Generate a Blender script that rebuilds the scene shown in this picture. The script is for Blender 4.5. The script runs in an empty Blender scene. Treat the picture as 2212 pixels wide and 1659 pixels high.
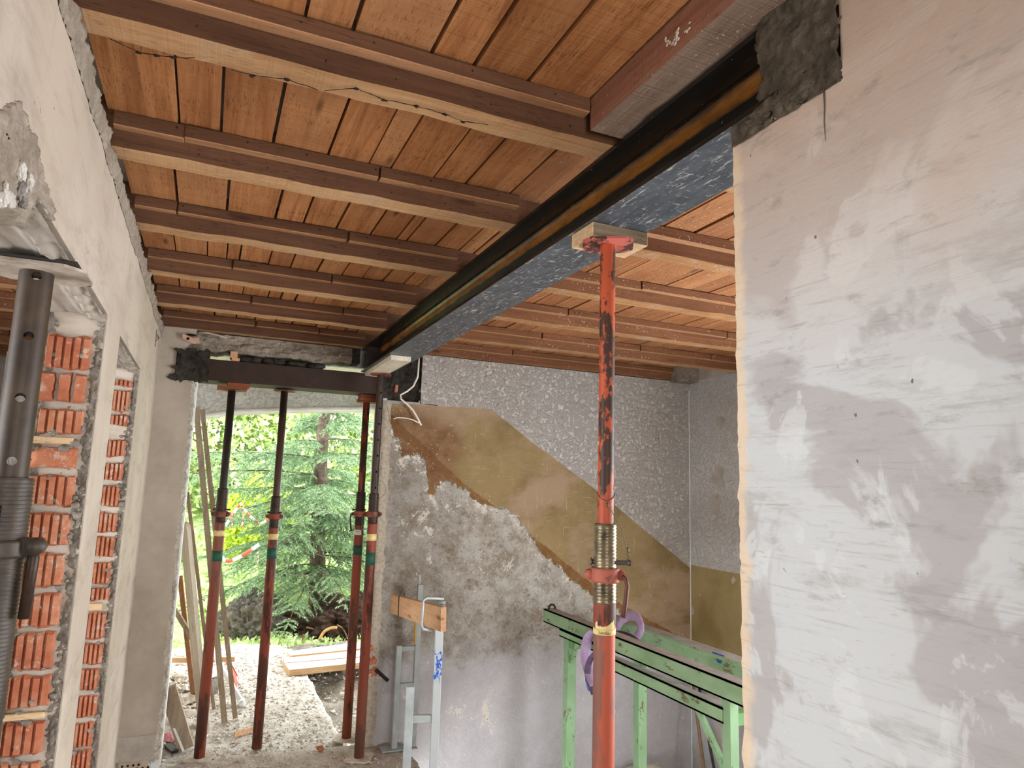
import bpy, bmesh, math, random
import numpy as np
from mathutils import Vector, Matrix, Euler, noise as mnoise

random.seed(7)
S = bpy.context.scene
COL = S.collection
PI = math.pi

# ------------------------------------------------------------------ camera
PITCH, ROLL, YAW, FPX = 0.146110, -0.029487, -0.413033, 1485.269
EYE = (0.0, 0.0, 1.6)


def _rot():
    c, s = math.cos, math.sin
    rz = np.array([[c(YAW), -s(YAW), 0], [s(YAW), c(YAW), 0], [0, 0, 1]])
    rx = np.array([[1, 0, 0], [0, c(PITCH), -s(PITCH)], [0, s(PITCH), c(PITCH)]])
    ry = np.array([[c(ROLL), 0, s(ROLL)], [0, 1, 0], [-s(ROLL), 0, c(ROLL)]])
    return rz @ rx @ ry                       # columns: right, forward, up


RM = _rot()
cam_d = bpy.data.cameras.new('camera')
cam = bpy.data.objects.new('camera', cam_d)
COL.objects.link(cam)
cam_d.sensor_fit = 'HORIZONTAL'
cam_d.sensor_width = 36.0
cam_d.lens = FPX / 2212 * 36
cam_d.clip_start = 0.02
cam_d.clip_end = 200
r, fw, up = RM[:, 0], RM[:, 1], RM[:, 2]
cam.matrix_world = Matrix(((r[0], up[0], -fw[0], EYE[0]), (r[1], up[1], -fw[1], EYE[1]),
                           (r[2], up[2], -fw[2], EYE[2]), (0, 0, 0, 1)))
S.camera = cam

# ------------------------------------------------------------------ light
S.view_settings.view_transform = 'Standard'
S.view_settings.look = 'None'
S.view_settings.gamma = 1
S.view_settings.use_curve_mapping = False
S.view_settings.exposure = 0.0

W = bpy.data.worlds.new('overcast_sky')
S.world = W
W.use_nodes = True
bg = W.node_tree.nodes['Background']
bg.inputs[0].default_value = (0.93, 0.97, 1.0, 1)
bg.inputs[1].default_value = 9.5


def area(name, loc, target, sx, sy, power, color):
    d = bpy.data.lights.new(name, 'AREA')
    d.shape = 'RECTANGLE'
    d.size, d.size_y, d.energy, d.color = sx, sy, power, color
    o = bpy.data.objects.new(name, d)
    COL.objects.link(o)
    o.location = loc
    o.rotation_euler = (Vector(target) - Vector(loc)).to_track_quat('-Z', 'Z').to_euler()
    return o


# daylight through the windows of the side room, the stairwell and the far end of the hall
area('window_light_side_room', (-2.75, 1.6, 1.35), (0.5, 1.5, 1.15), 2.4, 1.3, 31, (0.97, 0.98, 1.0))
area('window_light_stairwell', (3.40, 1.35, 1.15), (0.0, 2.6, 1.1), 2.2, 1.5, 74, (0.93, 0.97, 1.0))
area('window_light_hall_end', (0.28, -2.3, 1.2), (0.28, 2, 1.0), 0.9, 1.7, 34, (1.0, 0.98, 0.95))


# ------------------------------------------------------------------ pixel -> plane (survey of the place)
def ray(px, py):
    return RM @ np.array([(px - 1106) / FPX, 1.0, -(py - 829.5) / FPX])


def on(ax, v, px, py):
    d = ray(px, py)
    t = (v - EYE[ax]) / d[ax]
    return Vector((EYE[0] + t * d[0], EYE[1] + t * d[1], EYE[2] + t * d[2]))


def atX(v, px, py): return on(0, v, px, py)
def atY(v, px, py): return on(1, v, px, py)
def atZ(v, px, py): return on(2, v, px, py)


# ------------------------------------------------------------------ materials
def lin(h):
    h = h.lstrip('#')
    o = []
    for i in (0, 2, 4):
        c = int(h[i:i + 2], 16) / 255
        o.append(c / 12.92 if c <= 0.04045 else ((c + 0.055) / 1.055) ** 2.4)
    return (*o, 1)


class G:
    def __init__(s, name, rough=0.8, metal=0.0, spec=0.3):
        s.mat = bpy.data.materials.new(name)
        s.mat.use_nodes = True
        s.t = s.mat.node_tree
        s.b = s.t.nodes['Principled BSDF']
        s.b.inputs['Roughness'].default_value = rough
        s.b.inputs['Metallic'].default_value = metal
        s.b.inputs['Specular IOR Level'].default_value = spec
        s._co = None

    def put(s, sock, v):
        if hasattr(v, 'is_output') or isinstance(v, bpy.types.NodeSocket):
            s.t.links.new(v, sock)
        elif isinstance(v, str):
            sock.default_value = lin(v)
        elif isinstance(v, (tuple, list)) and len(v) == 4 and sock.type == 'VECTOR':
            sock.default_value = v[:3]
        else:
            sock.default_value = v

    def node(s, ty):
        return s.t.nodes.new('ShaderNode' + ty)

    def co(s, scale=(1, 1, 1), rnd=False, rot=(0, 0, 0)):
        if s._co is None:
            s._co = s.node('TexCoord').outputs['Object']
        v = s._co
        if rnd:
            oi = s.node('ObjectInfo')
            a = s.node('VectorMath'); a.operation = 'ADD'
            k = s.node('VectorMath'); k.operation = 'SCALE'
            cx = s.node('CombineXYZ')
            s.t.links.new(oi.outputs['Random'], cx.inputs[0])
            s.t.links.new(oi.outputs['Random'], cx.inputs[1])
            s.t.links.new(oi.outputs['Random'], cx.inputs[2])
            s.t.links.new(cx.outputs[0], k.inputs[0]); k.inputs['Scale'].default_value = 37.0
            s.t.links.new(v, a.inputs[0]); s.t.links.new(k.outputs[0], a.inputs[1])
            v = a.outputs[0]
        m = s.node('Mapping')
        m.inputs['Scale'].default_value = scale
        m.inputs['Rotation'].default_value = rot
        s.t.links.new(v, m.inputs[0])
        return m.outputs[0]

    def rand(s):
        return s.node('ObjectInfo').outputs['Random']

    def noise(s, co, scale, detail=4, rough=0.6, dist=0.0):
        n = s.node('TexNoise')
        s.put(n.inputs['Vector'], co)
        n.inputs['Scale'].default_value = scale
        n.inputs['Detail'].default_value = detail
        n.inputs['Roughness'].default_value = rough
        n.inputs['Distortion'].default_value = dist
        return n.outputs['Fac']

    def vor(s, co, scale, feature='F1', out='Distance', rnd=1.0):
        n = s.node('TexVoronoi')
        n.feature = feature
        s.put(n.inputs['Vector'], co)
        n.inputs['Scale'].default_value = scale
        n.inputs['Randomness'].default_value = rnd
        return n.outputs[out]

    def wave(s, co, scale, dist=0, detail=2, dirn='X', dscale=1.0):
        n = s.node('TexWave')
        n.bands_direction = dirn
        s.put(n.inputs['Vector'], co)
        n.inputs['Scale'].default_value = scale
        n.inputs['Distortion'].default_value = dist
        n.inputs['Detail'].default_value = detail
        n.inputs['Detail Scale'].default_value = dscale
        return n.outputs['Fac']

    def ramp(s, fac, stops, interp='LINEAR'):
        n = s.node('ValToRGB')
        e = n.color_ramp.elements
        n.color_ramp.interpolation = interp
        while len(e) < len(stops):
            e.new(0.5)
        for i, (p, c) in enumerate(stops):
            e[i].position = p
            e[i].color = lin(c) if isinstance(c, str) else (c, c, c, 1)
        s.t.links.new(fac, n.inputs[0])
        return n.outputs[0]

    def step(s, v, a, b):
        """0 below a, 1 above b"""
        n = s.node('MapRange'); n.clamp = True
        s.put(n.inputs[0], v)
        n.inputs[1].default_value, n.inputs[2].default_value = a, b
        return n.outputs[0]

    def mix(s, f, a, b, mode='MIX'):
        n = s.node('Mix'); n.data_type = 'RGBA'; n.blend_type = mode
        s.put(n.inputs[0], f); s.put(n.inputs[6], a); s.put(n.inputs[7], b)
        return n.outputs[2]

    def m(s, op, a, b=0.0, clamp=False):
        n = s.node('Math'); n.operation = op; n.use_clamp = clamp
        s.put(n.inputs[0], a); s.put(n.inputs[1], b)
        return n.outputs[0]

    def xyz(s, v=None):
        n = s.node('SeparateXYZ')
        if v is None:
            s.co()
            v = s._co
        s.t.links.new(v, n.inputs[0])
        return n.outputs

    def attr(s, name):
        n = s.node('Attribute'); n.attribute_name = name
        return n

    def normal(s):
        return s.node('NewGeometry').outputs['Normal']

    def island(s):
        return s.node('NewGeometry').outputs['Random Per Island']

    def bump(s, h, strength=0.5, dist=0.01, nrm=None):
        n = s.node('Bump')
        n.inputs['Strength'].default_value = strength
        n.inputs['Distance'].default_value = dist
        s.put(n.inputs['Height'], h)
        if nrm is not None:
            s.put(n.inputs['Normal'], nrm)
        return n.outputs[0]

    def out(s, color, nrm=None, rough=None, metal=None):
        s.put(s.b.inputs['Base Color'], color)
        if nrm is not None:
            s.put(s.b.inputs['Normal'], nrm)
        if rough is not None:
            s.put(s.b.inputs['Roughness'], rough)
        if metal is not None:
            s.put(s.b.inputs['Metallic'], metal)
        return s.mat


def wood(name, dark, mid, light, axis='Y', knots=True, flecks=0.0, grey=None, saw=0.5, rough=0.75, var=0.35, pore='#4a2c18'):
    g = G(name, rough, spec=0.25)
    st = {'X': (1.2, 26, 26), 'Y': (26, 1.2, 26), 'Z': (26, 26, 1.2)}[axis]
    c1 = g.co(st, rnd=True)
    n1 = g.noise(c1, 1.0, 5, 0.65, 1.2)
    col = g.ramp(n1, [(0.25, dark), (0.5, mid), (0.78, light)])
    c2 = g.co(tuple(x * 3.6 if x > 5 else x * 1.3 for x in st), rnd=True)
    n2 = g.noise(c2, 1.0, 4, 0.7)
    col = g.mix(g.m('MULTIPLY', g.step(n2, 0.5, 0.75), 0.45), col, dark)
    # whole-piece variation
    rn = g.rand()
    col = g.mix(g.m('MULTIPLY', g.step(rn, 0.35, 1.0), var), col, dark)
    col = g.mix(g.m('MULTIPLY', g.step(g.m('FRACT', g.m('MULTIPLY', rn, 7.3)), 0.4, 1.0), var), col, light)
    blot = g.noise(g.co((3, 3, 3), rnd=True), 1.0, 3, 0.6)
    col = g.mix(g.m('MULTIPLY', g.step(blot, 0.48, 0.75), 0.45), col, dark)
    if knots:
        ks = {'X': (2.1, 9, 9), 'Y': (9, 2.1, 9), 'Z': (9, 9, 2.1)}[axis]
        kd = g.vor(g.co(ks, rnd=True), 1.0)
        kn = g.m('SUBTRACT', 1.0, g.step(kd, 0.05, 0.13))
        col = g.mix(g.m('MULTIPLY', kn, 0.75), col, '#3a2113')
    if grey:
        gn = g.noise(g.co((7, 7, 7), rnd=True), 1.0, 5, 0.7)
        col = g.mix(g.step(gn, 0.52, 0.66), col, grey)
    if flecks:
        fn = g.noise(g.co((95, 95, 95), rnd=True), 1.0, 3, 0.65)
        fm = g.noise(g.co((4, 4, 4), rnd=True), 1.0, 2, 0.6)
        fv = g.m('MULTIPLY', g.step(fn, 0.685 - flecks * 0.06, 0.715 - flecks * 0.06), g.step(fm, 0.42, 0.6))
        col = g.mix(fv, col, '#cfc3b3')
    sv = {'X': (190, 3, 3), 'Y': (3, 190, 3), 'Z': (3, 3, 190)}[axis]
    s1 = g.noise(g.co(sv, rnd=True), 1.0, 2, 0.5)
    col = g.mix(g.m('MULTIPLY', g.step(s1, 0.5, 0.72), 0.28 * saw), col, dark)
    dv_ = {'X': (34, 330, 330), 'Y': (330, 34, 330), 'Z': (330, 330, 34)}[axis]
    d1 = g.noise(g.co(dv_, rnd=True), 1.0, 2, 0.5)
    dm = g.noise(g.co((9, 9, 9), rnd=True), 1.0, 3, 0.6)
    col = g.mix(g.m('MULTIPLY', g.m('MULTIPLY', g.step(d1, 0.56, 0.66), g.step(dm, 0.36, 0.62)), 0.6), col, pore)
    h = g.m('ADD', g.m('MULTIPLY', n2, 0.6), g.m('MULTIPLY', s1, 0.5 * saw))
    return g.out(col, g.bump(h, 0.6, 0.004))


def plaster(name, base, dark, light, edge=None, scale=1.0, rough=0.9):
    g = G(name, rough, spec=0.15)
    c = g.co()
    a = g.noise(c, 1.6 * scale, 5, 0.62, 0.4)
    b = g.noise(g.co((1.3, 1.1, 3.8), rot=(0.6, 0.35, 0.3)), 3.0 * scale, 7, 0.72, 0.25)
    d = g.noise(g.co((14, 14, 1.6), rot=(0.55, 0.4, 0)), 1.8 * scale, 5, 0.65)
    col = g.mix(g.step(a, 0.44, 0.58), base, light)
    col = g.mix(g.m('MULTIPLY', g.step(b, 0.5, 0.68), 0.7), col, dark)
    col = g.mix(g.m('MULTIPLY', g.step(d, 0.56, 0.72), 0.45), col, dark)
    pits = g.noise(c, 46, 3, 0.6)
    col = g.mix(g.m('MULTIPLY', g.step(pits, 0.70, 0.74), 0.6), col, '#6d645a')
    f = g.noise(c, 90, 3, 0.6)
    h = g.m('ADD', g.m('MULTIPLY', f, 0.25), g.m('MULTIPLY', b, 0.8))
    return g.out(col, g.bump(h, 0.35, 0.006))


def rough_mineral(name, c1, c2, c3, scale=30, bump=0.9, dist=0.01, speck=None):
    g = G(name, 0.95, spec=0.1)
    c = g.co()
    n = g.noise(c, scale, 6, 0.7)
    n2 = g.noise(c, scale * 0.2, 4, 0.6)
    col = g.ramp(g.m('ADD', g.m('MULTIPLY', n, 0.55), g.m('MULTIPLY', n2, 0.45)), [(0.34, c1), (0.5, c2), (0.66, c3)])
    if speck:
        v = g.noise(c, scale * 2.2, 2, 0.5)
        col = g.mix(g.step(v, 0.66, 0.72), col, speck)
    return g.out(col, g.bump(n, bump, dist))


def painted(name, paint, paint2, rust, amount=0.5, scale=9, rough=0.55, drip=3.0, dust=None):
    """old paint worn to rust, wear runs along z"""
    g = G(name, rough, spec=0.35)
    c = g.co((1, 1, 1 / drip), rnd=True)
    n = g.noise(c, scale, 5, 0.7)
    f = g.noise(c, scale * 9, 3, 0.6)
    v = g.m('ADD', g.m('MULTIPLY', n, 0.8), g.m('MULTIPLY', f, 0.2))
    k = 0.62 - amount * 0.24
    base = g.mix(g.step(g.noise(c, scale * 0.6, 3, 0.5), 0.4, 0.65), paint, paint2)
    col = g.mix(g.step(v, k, k + 0.035), base, rust)
    if dust:
        col = g.mix(g.m('MULTIPLY', g.step(g.noise(c, scale * 0.8, 4, 0.6), 0.45, 0.7), 0.6), col, dust)
    return g.out(col, g.bump(v, 0.4, 0.002))


def plain(name, c, rough=0.7, metal=0.0, var=None, scale=20, spec=0.35, bump=0.2):
    g = G(name, rough, metal, spec)
    if var is None:
        return g.out(lin(c))
    n = g.noise(g.co(rnd=True), scale, 4, 0.65)
    return g.out(g.mix(g.step(n, 0.38, 0.66), c, var), g.bump(n, bump, 0.002))


M = {}
M['board'] = wood('board_wood', '#83502d', '#b97d4d', '#d19d6e', 'Y', saw=1.2, var=0.45)
M['board_pale'] = wood('board_wood_speckled', '#7a4c2c', '#a87047', '#c08a5c', 'Y', flecks=0.9, saw=1.0, var=0.4)
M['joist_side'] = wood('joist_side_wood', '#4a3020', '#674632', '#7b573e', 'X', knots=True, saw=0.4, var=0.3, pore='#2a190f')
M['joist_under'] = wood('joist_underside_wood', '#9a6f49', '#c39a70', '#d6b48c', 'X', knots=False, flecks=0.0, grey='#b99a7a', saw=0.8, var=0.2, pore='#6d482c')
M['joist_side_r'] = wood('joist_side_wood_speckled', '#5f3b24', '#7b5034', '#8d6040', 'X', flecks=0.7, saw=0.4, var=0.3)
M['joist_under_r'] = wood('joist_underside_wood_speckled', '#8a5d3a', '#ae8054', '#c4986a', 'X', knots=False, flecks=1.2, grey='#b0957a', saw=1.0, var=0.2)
M['batten_lit_under'] = wood('batten_lit_edge_wood', '#8c6142', '#ad7f5b', '#c0946e', 'X', knots=False, saw=0.5, var=0.2)  # paler batten bottoms: light on the ledge put into the wood colour
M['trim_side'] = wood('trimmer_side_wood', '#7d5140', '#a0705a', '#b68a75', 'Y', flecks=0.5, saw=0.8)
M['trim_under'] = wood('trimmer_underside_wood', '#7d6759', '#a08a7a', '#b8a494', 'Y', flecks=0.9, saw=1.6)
M['wood_new'] = wood('fresh_timber', '#bd9c74', '#d6b78f', '#e2c9a6', 'X', knots=False, saw=1.0, var=0.1)
M['wood_block_side'] = wood('block_side', '#7c6a58', '#93806b', '#a5927c', 'X', knots=False, saw=0.6, var=0.1)
M['wood_plank'] = wood('weathered_plank', '#b9aea0', '#d9d0c3', '#ebe4da', 'X', saw=0.8, var=0.1)
M['wood_plank_edge'] = wood('plank_edge', '#a5805a', '#bf9a70', '#cdab84', 'X', knots=False, saw=0.8, var=0.1)
M['wood_grey'] = wood('weathered_batten', '#7d6b58', '#9c8a75', '#b6a692', 'Z', knots=False, saw=0.6, var=0.25)
M['wood_stick'] = wood('brown_stick', '#7a5336', '#97694a', '#ae815f', 'Z', knots=False, saw=0.3, var=0.25)
M['wood_guard'] = wood('guard_board_wood', '#b4835c', '#d0a57f', '#dfbc9b', 'Y', knots=True, saw=0.6, var=0.1)
M['wood_shim'] = wood('shim_wood', '#6e3a22', '#8a4e30', '#9c6040', 'X', knots=False, saw=0.6)
M['plaster_left'] = plaster('left_wall_plaster', '#beb0a1', '#a29486', '#c8bbad')
M['plaster_stub'] = plain('stub_plaster', '#b2a698', 0.92, 0.0, '#a4988a', 5, 0.12, 0.15)
M['mortar'] = rough_mineral('brick_mortar', '#6f675d', '#8d8479', '#aaa195', 60, 1.0, 0.008, '#c2b9ac')
M['mortar_dark'] = rough_mineral('dark_wet_mortar', '#3a332b', '#5a5146', '#766b5d', 36, 1.0, 0.012)
M['mortar_black'] = rough_mineral('dark_joint_mortar', '#25221e', '#3b3731', '#544e45', 36, 1.0, 0.012)
M['concrete_rough'] = rough_mineral('broken_concrete', '#5f564b', '#8b8073', '#aca193', 16, 1.0, 0.02, '#b8aea0')
M['concrete_board'] = rough_mineral('board_marked_concrete', '#978e85', '#b1a89e', '#c4bbb0', 9, 0.4, 0.006)
M['plaster_edge'] = rough_mineral('crumbled_plaster', '#85796c', '#a19486', '#bcb0a2', 50, 1.0, 0.01)


def brick_mat():
    g = G('hollow_brick_clay', 0.9, spec=0.1)
    c = g.co(rnd=True)
    n = g.noise(c, 14, 5, 0.7)
    n2 = g.noise(c, 60, 3, 0.6)
    col = g.ramp(n, [(0.3, '#99583f'), (0.5, '#b87759'), (0.7, '#c4967b')])
    rn = g.rand()
    col = g.mix(g.m('MULTIPLY', rn, 0.45), col, '#a85a42')
    dust = g.noise(c, 22, 5, 0.75)
    col = g.mix(g.m('MULTIPLY', g.step(dust, 0.55, 0.64), 0.75), col, '#c7b3a2')
    return g.out(col, g.bump(g.m('ADD', n, n2), 0.5, 0.004))


M['brick'] = brick_mat()


def right_wall_mat():
    g = G('right_wall_plaster', 0.92, spec=0.12)
    c = g.co()
    x, y, z = g.xyz()
    a = g.noise(c, 3.1, 5, 0.55, 0.8)
    b = g.noise(g.co((1, 1.8, 7.0), rot=(0.5, 0, 0)), 2.2, 7, 0.74, 0.2)
    d = g.noise(g.co((1, 1.5, 1.2), rot=(-0.3, 0, 0)), 5.0, 5, 0.6, 0.5)
    col = g.mix(g.step(a, 0.49, 0.53), '#aeabaa', '#c2c4c5')
    col = g.mix(g.m('MULTIPLY', g.step(b, 0.52, 0.66), 0.6), col, '#9d9a97')
    col = g.mix(g.m('MULTIPLY', g.step(d, 0.58, 0.61), 0.6), col, '#cdcfcf')
    # warm bounce from the ceiling, put into the colour higher up
    hi = g.step(g.m('ADD', z, g.m('MULTIPLY', a, 0.5)), 2.05, 2.5)
    col = g.mix(g.m('MULTIPLY', hi, 0.75), col, '#bfa38d')
    blot = g.noise(g.co((1, 1.6, 3.2), rot=(0.35, 0, 0)), 6.5, 5, 0.7)
    col = g.mix(g.m('MULTIPLY', g.step(blot, 0.60, 0.72), 0.6), col, '#8c857c')
    # bare old paint along the broken edge
    e = g.step(g.m('ADD', y, g.m('MULTIPLY', g.noise(c, 18, 4, 0.6), 0.05)), 0.968, 0.985)
    col = g.mix(g.m('MULTIPLY', e, 0.8), col, '#dcc3a4')
    sc_ = g.noise(g.co((1, 3, 60), rot=(0.55, 0, 0)), 2.0, 6, 0.75)
    col = g.mix(g.m('MULTIPLY', g.step(sc_, 0.55, 0.68), 0.5), col, '#9a958f')
    sm_ = g.noise(g.co((1, 6, 26), rot=(0.5, 0, 0)), 1.5, 5, 0.7)
    col = g.mix(g.m('MULTIPLY', g.step(sm_, 0.6, 0.7), 0.55), col, '#8f8b86')
    chips = g.noise(g.co((1, 1.0, 0.6)), 34, 3, 0.55)
    col = g.mix(g.step(chips, 0.735, 0.76), col, '#6e675f')
    h = g.m('ADD', g.m('MULTIPLY', b, 0.9), g.m('MULTIPLY', g.noise(c, 60, 3, 0.6), 0.3))
    return g.out(col, g.bump(h, 0.3, 0.006))


M['plaster_right'] = right_wall_mat()


def back_wall_mat():
    g = G('back_wall_render', 0.92, spec=0.14)
    c = g.co()
    at = g.attr('zone')
    sp = g.node('SeparateColor')
    g.t.links.new(at.outputs['Color'], sp.inputs[0])
    up_, lo_, pe_ = sp.outputs[0], sp.outputs[1], sp.outputs[2]      # metres/2 + 0.5
    n_edge = g.noise(c, 9, 6, 0.7)
    n_fine = g.noise(c, 45, 4, 0.65)
    # textured pale upper render
    st1 = g.vor(g.co((1.0, 1, 1.3)), 34, 'SMOOTH_F1')
    st2 = g.noise(c, 36, 6, 0.68, 0.5)
    upper = g.mix(g.step(n_fine, 0.60, 0.68), '#c0b8b0', '#857c72')
    upper = g.mix(g.m('MULTIPLY', g.step(g.noise(c, 1.4, 3, 0.5), 0.45, 0.62), 0.5), upper, '#c6c2bd')
    # olive gloss paint
    olive = g.mix(g.step(g.noise(c, 2.6, 5, 0.65), 0.42, 0.64), '#927d58', '#7e6848')
    scr = g.noise(g.co((3, 1, 24), rot=(0, 0.5, 0)), 3, 4, 0.7)
    olive = g.mix(g.m('MULTIPLY', g.step(scr, 0.6, 0.72), 0.5), olive, '#bfae8c')
    x, y, z = g.xyz()
    tn = g.node('SeparateColor')
    g.t.links.new(g.attr('tone').outputs['Color'], tn.inputs[0])
    pinky = g.step(g.noise(g.co((1, 1, 1.6)), 2.2, 5, 0.6), 0.5, 0.62)
    olive = g.mix(g.m('MULTIPLY', pinky, 0.7), olive, '#a98f78')
    scr2 = g.noise(g.co((30, 1, 2.5), rot=(0, 0.35, 0)), 2.2, 4, 0.7)
    olive = g.mix(g.m('MULTIPLY', g.step(scr2, 0.64, 0.70), 0.5), olive, '#d0c09c')
    fleck = g.step(g.noise(c, 46, 4, 0.7), 0.655, 0.69)
    bz = g.m('ADD', tn.outputs[0], g.m('MULTIPLY', g.m('SUBTRACT', n_edge, 0.5), 0.9))
    brown = g.mix(g.step(n_edge, 0.40, 0.6), '#6b4a30', '#86664a')
    brown = g.mix(fleck, brown, '#d5c7b2')
    olive = g.mix(g.m('MULTIPLY', g.step(bz, 0.25, 0.75), 0.85), olive, brown)
    # worn ochre band under it
    band = g.mix(g.step(n_edge, 0.42, 0.6), '#86623a', '#a5865c')
    band = g.mix(g.step(bz, 0.3, 0.6), band, brown)
    # bare grey render
    grey = g.mix(g.step(g.noise(c, 5.0, 8, 0.8), 0.42, 0.6), '#b0aba3', '#85796c')
    grey = g.mix(g.m('MULTIPLY', g.step(g.noise(c, 7.0, 8, 0.82), 0.54, 0.64), 0.8), grey, '#6a5a46')
    grey = g.mix(g.m('MULTIPLY', g.step(g.noise(c, 60, 3, 0.7), 0.6, 0.66), 0.6), grey, '#5a5046')
    dark_left = g.step(g.m('ADD', x, g.m('MULTIPLY', n_edge, 0.5)), 1.95, 1.55)
    grey = g.mix(g.m('MULTIPLY', g.m('SUBTRACT', 1.0, g.step(g.m('ADD', x, g.m('MULTIPLY', n_edge, 0.4)), 1.62, 1.95)), 0.35), grey, '#5e5246')
    low_light = g.step(g.m('ADD', g.m('MULTIPLY', z, -1), g.m('MULTIPLY', n_edge, 0.5)), -0.36, -0.16)  # bluish window light low on the wall, put into the colour
    grey = g.mix(g.m('MULTIPLY', low_light, 0.75), grey, '#b6b3b7')
    # lime bloom along the peel edge
    wob = g.m('MULTIPLY', g.m('SUBTRACT', n_edge, 0.5), 0.11)
    wob2 = g.m('MULTIPLY', g.m('SUBTRACT', g.noise(c, 30, 5, 0.75), 0.5), 0.045)
    pe = g.m('ADD', g.m('ADD', pe_, wob), wob2)
    lo = g.m('ADD', lo_, g.m('MULTIPLY', g.m('SUBTRACT', n_edge, 0.5), 0.012))
    u = g.m('ADD', up_, g.m('MULTIPLY', g.m('SUBTRACT', n_fine, 0.5), 0.006))
    fl = g.noise(c, 20, 6, 0.85)
    near = g.m('MULTIPLY', g.step(pe, 0.497, 0.505), g.m('SUBTRACT', 1.0, g.step(pe, 0.505, 0.55)))
    grey = g.mix(g.m('MULTIPLY', near, g.step(fl, 0.5, 0.56)), grey, '#d9d3c8')
    f2 = g.noise(g.co((1, 1, 0.8), rot=(0, 0.6, 0)), 11, 8, 0.8, 0.6)
    rp = g.m('ADD', g.m('MULTIPLY', tn.outputs[1], 0.45), g.m('MULTIPLY', g.m('SUBTRACT', f2, 0.5), 4.2))
    grey = g.mix(g.m('MULTIPLY', g.step(rp, 0.50, 0.60), 0.8), grey, '#d2cabd')
    grey = g.mix(g.step(rp, 0.84, 0.90), grey, '#80603e')
    grey = g.mix(g.m('MULTIPLY', g.step(g.noise(c, 52, 4, 0.75), 0.62, 0.66), 0.8), grey, '#cfc8bd')
    col = g.mix(g.step(lo, 0.498, 0.502), band, olive)
    col = g.mix(g.m('MULTIPLY', g.step(g.noise(c, 42, 3, 0.7), 0.66, 0.70), g.m('SUBTRACT', 1.0, g.step(lo, 0.5, 0.53))), col, '#d8cdba')
    dash = g.m('MULTIPLY', g.step(lo, 0.465, 0.472), g.m('SUBTRACT', 1.0, g.step(lo, 0.496, 0.5)))
    col = g.mix(g.m('MULTIPLY', dash, 0.6), col, '#6e4c2c')
    col = g.mix(g.step(pe, 0.499, 0.502), col, grey)
    pale = g.m('ADD', tn.outputs[2], g.m('MULTIPLY', g.m('SUBTRACT', n_edge, 0.5), 0.5))
    col = g.mix(g.step(pale, 0.49, 0.51), col, g.mix(g.step(n_fine, 0.4, 0.66), '#b3a797', '#9b8e7d'))
    col = g.mix(g.step(u, 0.4985, 0.5015), col, upper)
    isup = g.step(u, 0.4985, 0.5015)
    h = g.m('MULTIPLY', isup, g.m('ADD', g.m('MULTIPLY', g.step(st2, 0.45, 0.62), 0.9), g.m('MULTIPLY', st1, 0.5)))
    h = g.m('ADD', h, g.m('MULTIPLY', n_fine, 0.45))
    h = g.m('ADD', h, g.m('MULTIPLY', g.step(pe, 0.499, 0.503), -0.5))
    return g.out(col, g.bump(h, 0.75, 0.016), rough=0.85)


M['back_wall'] = back_wall_mat()


def stucco(name, c1, c2, h1=1.0):
    g = G(name, 0.92, spec=0.12)
    c = g.co()
    n = g.noise(c, 24, 5, 0.6, 1.6)
    col = g.mix(g.step(g.noise(c, 50, 3, 0.6), 0.55, 0.68), c1, c2)
    return g.out(col, g.bump(g.m('ADD', g.step(n, 0.5, 0.62), g.m('MULTIPLY', g.noise(c, 70, 3, 0.6), 0.4)), 0.7 * h1, 0.012))


M['stucco_porch'] = stucco('porch_stucco', '#cfcdcb', '#b5b2af')
M['white_paint'] = plain('white_frame_paint', '#e6e6e2', 0.6, var='#d2d1cb', scale=9)


def steel_beam_mat():
    g = G('black_mill_steel', 0.5, spec=0.35)
    c = g.co()
    x, y, z = g.xyz()
    n = g.noise(g.co((1, 0.25, 1)), 30, 5, 0.7)
    col = g.mix(g.step(n, 0.5, 0.68), '#1d1c19', '#2d2b27')
    wz = g.m('ADD', g.m('ABSOLUTE', g.m('ADD', z, -2.425)), g.m('MULTIPLY', g.step(g.m('ABSOLUTE', g.m('ADD', x, -0.9675)), 0.022, 0.035), 0.05))
    rust = g.m('SUBTRACT', 1.0, g.step(g.m('ADD', wz, g.m('MULTIPLY', n, 0.016)), 0.018, 0.028))
    rc = g.mix(g.step(n, 0.42, 0.62), '#9a6226', '#7a4d20')
    col = g.mix(g.m('MULTIPLY', rust, 0.9), col, rc)
    # scraped underside
    nz = g.node('SeparateXYZ'); g.t.links.new(g.normal(), nz.inputs[0])
    dn = g.step(g.m('MULTIPLY', nz.outputs[2], -1), 0.8, 0.95)
    s1 = g.noise(g.co((14, 2.2, 1), rot=(0, 0, 0.25)), 6, 6, 0.75)
    s2 = g.noise(g.co((3, 9, 1), rot=(0, 0, -0.5)), 7, 5, 0.75)
    s3 = g.noise(g.co((1, 1.6, 1)), 34, 5, 0.75)
    sc = g.m('MAXIMUM', g.m('MAXIMUM', g.step(s1, 0.575, 0.64), g.step(s2, 0.61, 0.67)), g.m('MULTIPLY', g.step(s3, 0.60, 0.65), 0.7))
    low = g.m('MULTIPLY', dn, g.m('SUBTRACT', 1.0, g.step(z, 2.32, 2.34)))
    under = g.mix(sc, g.mix(g.step(n, 0.4, 0.66), '#3f444b', '#535960'), '#a8a7a3')
    col = g.mix(low, col, under)
    chips = g.step(g.noise(c, 70, 3, 0.6), 0.70, 0.74)
    col = g.mix(g.m('MULTIPLY', chips, 0.6), col, '#8b8375')
    return g.out(col, g.bump(n, 0.25, 0.002), rough=g.mix(low, lin('#8a8a8a'), lin('#b0b0b0')))


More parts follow.
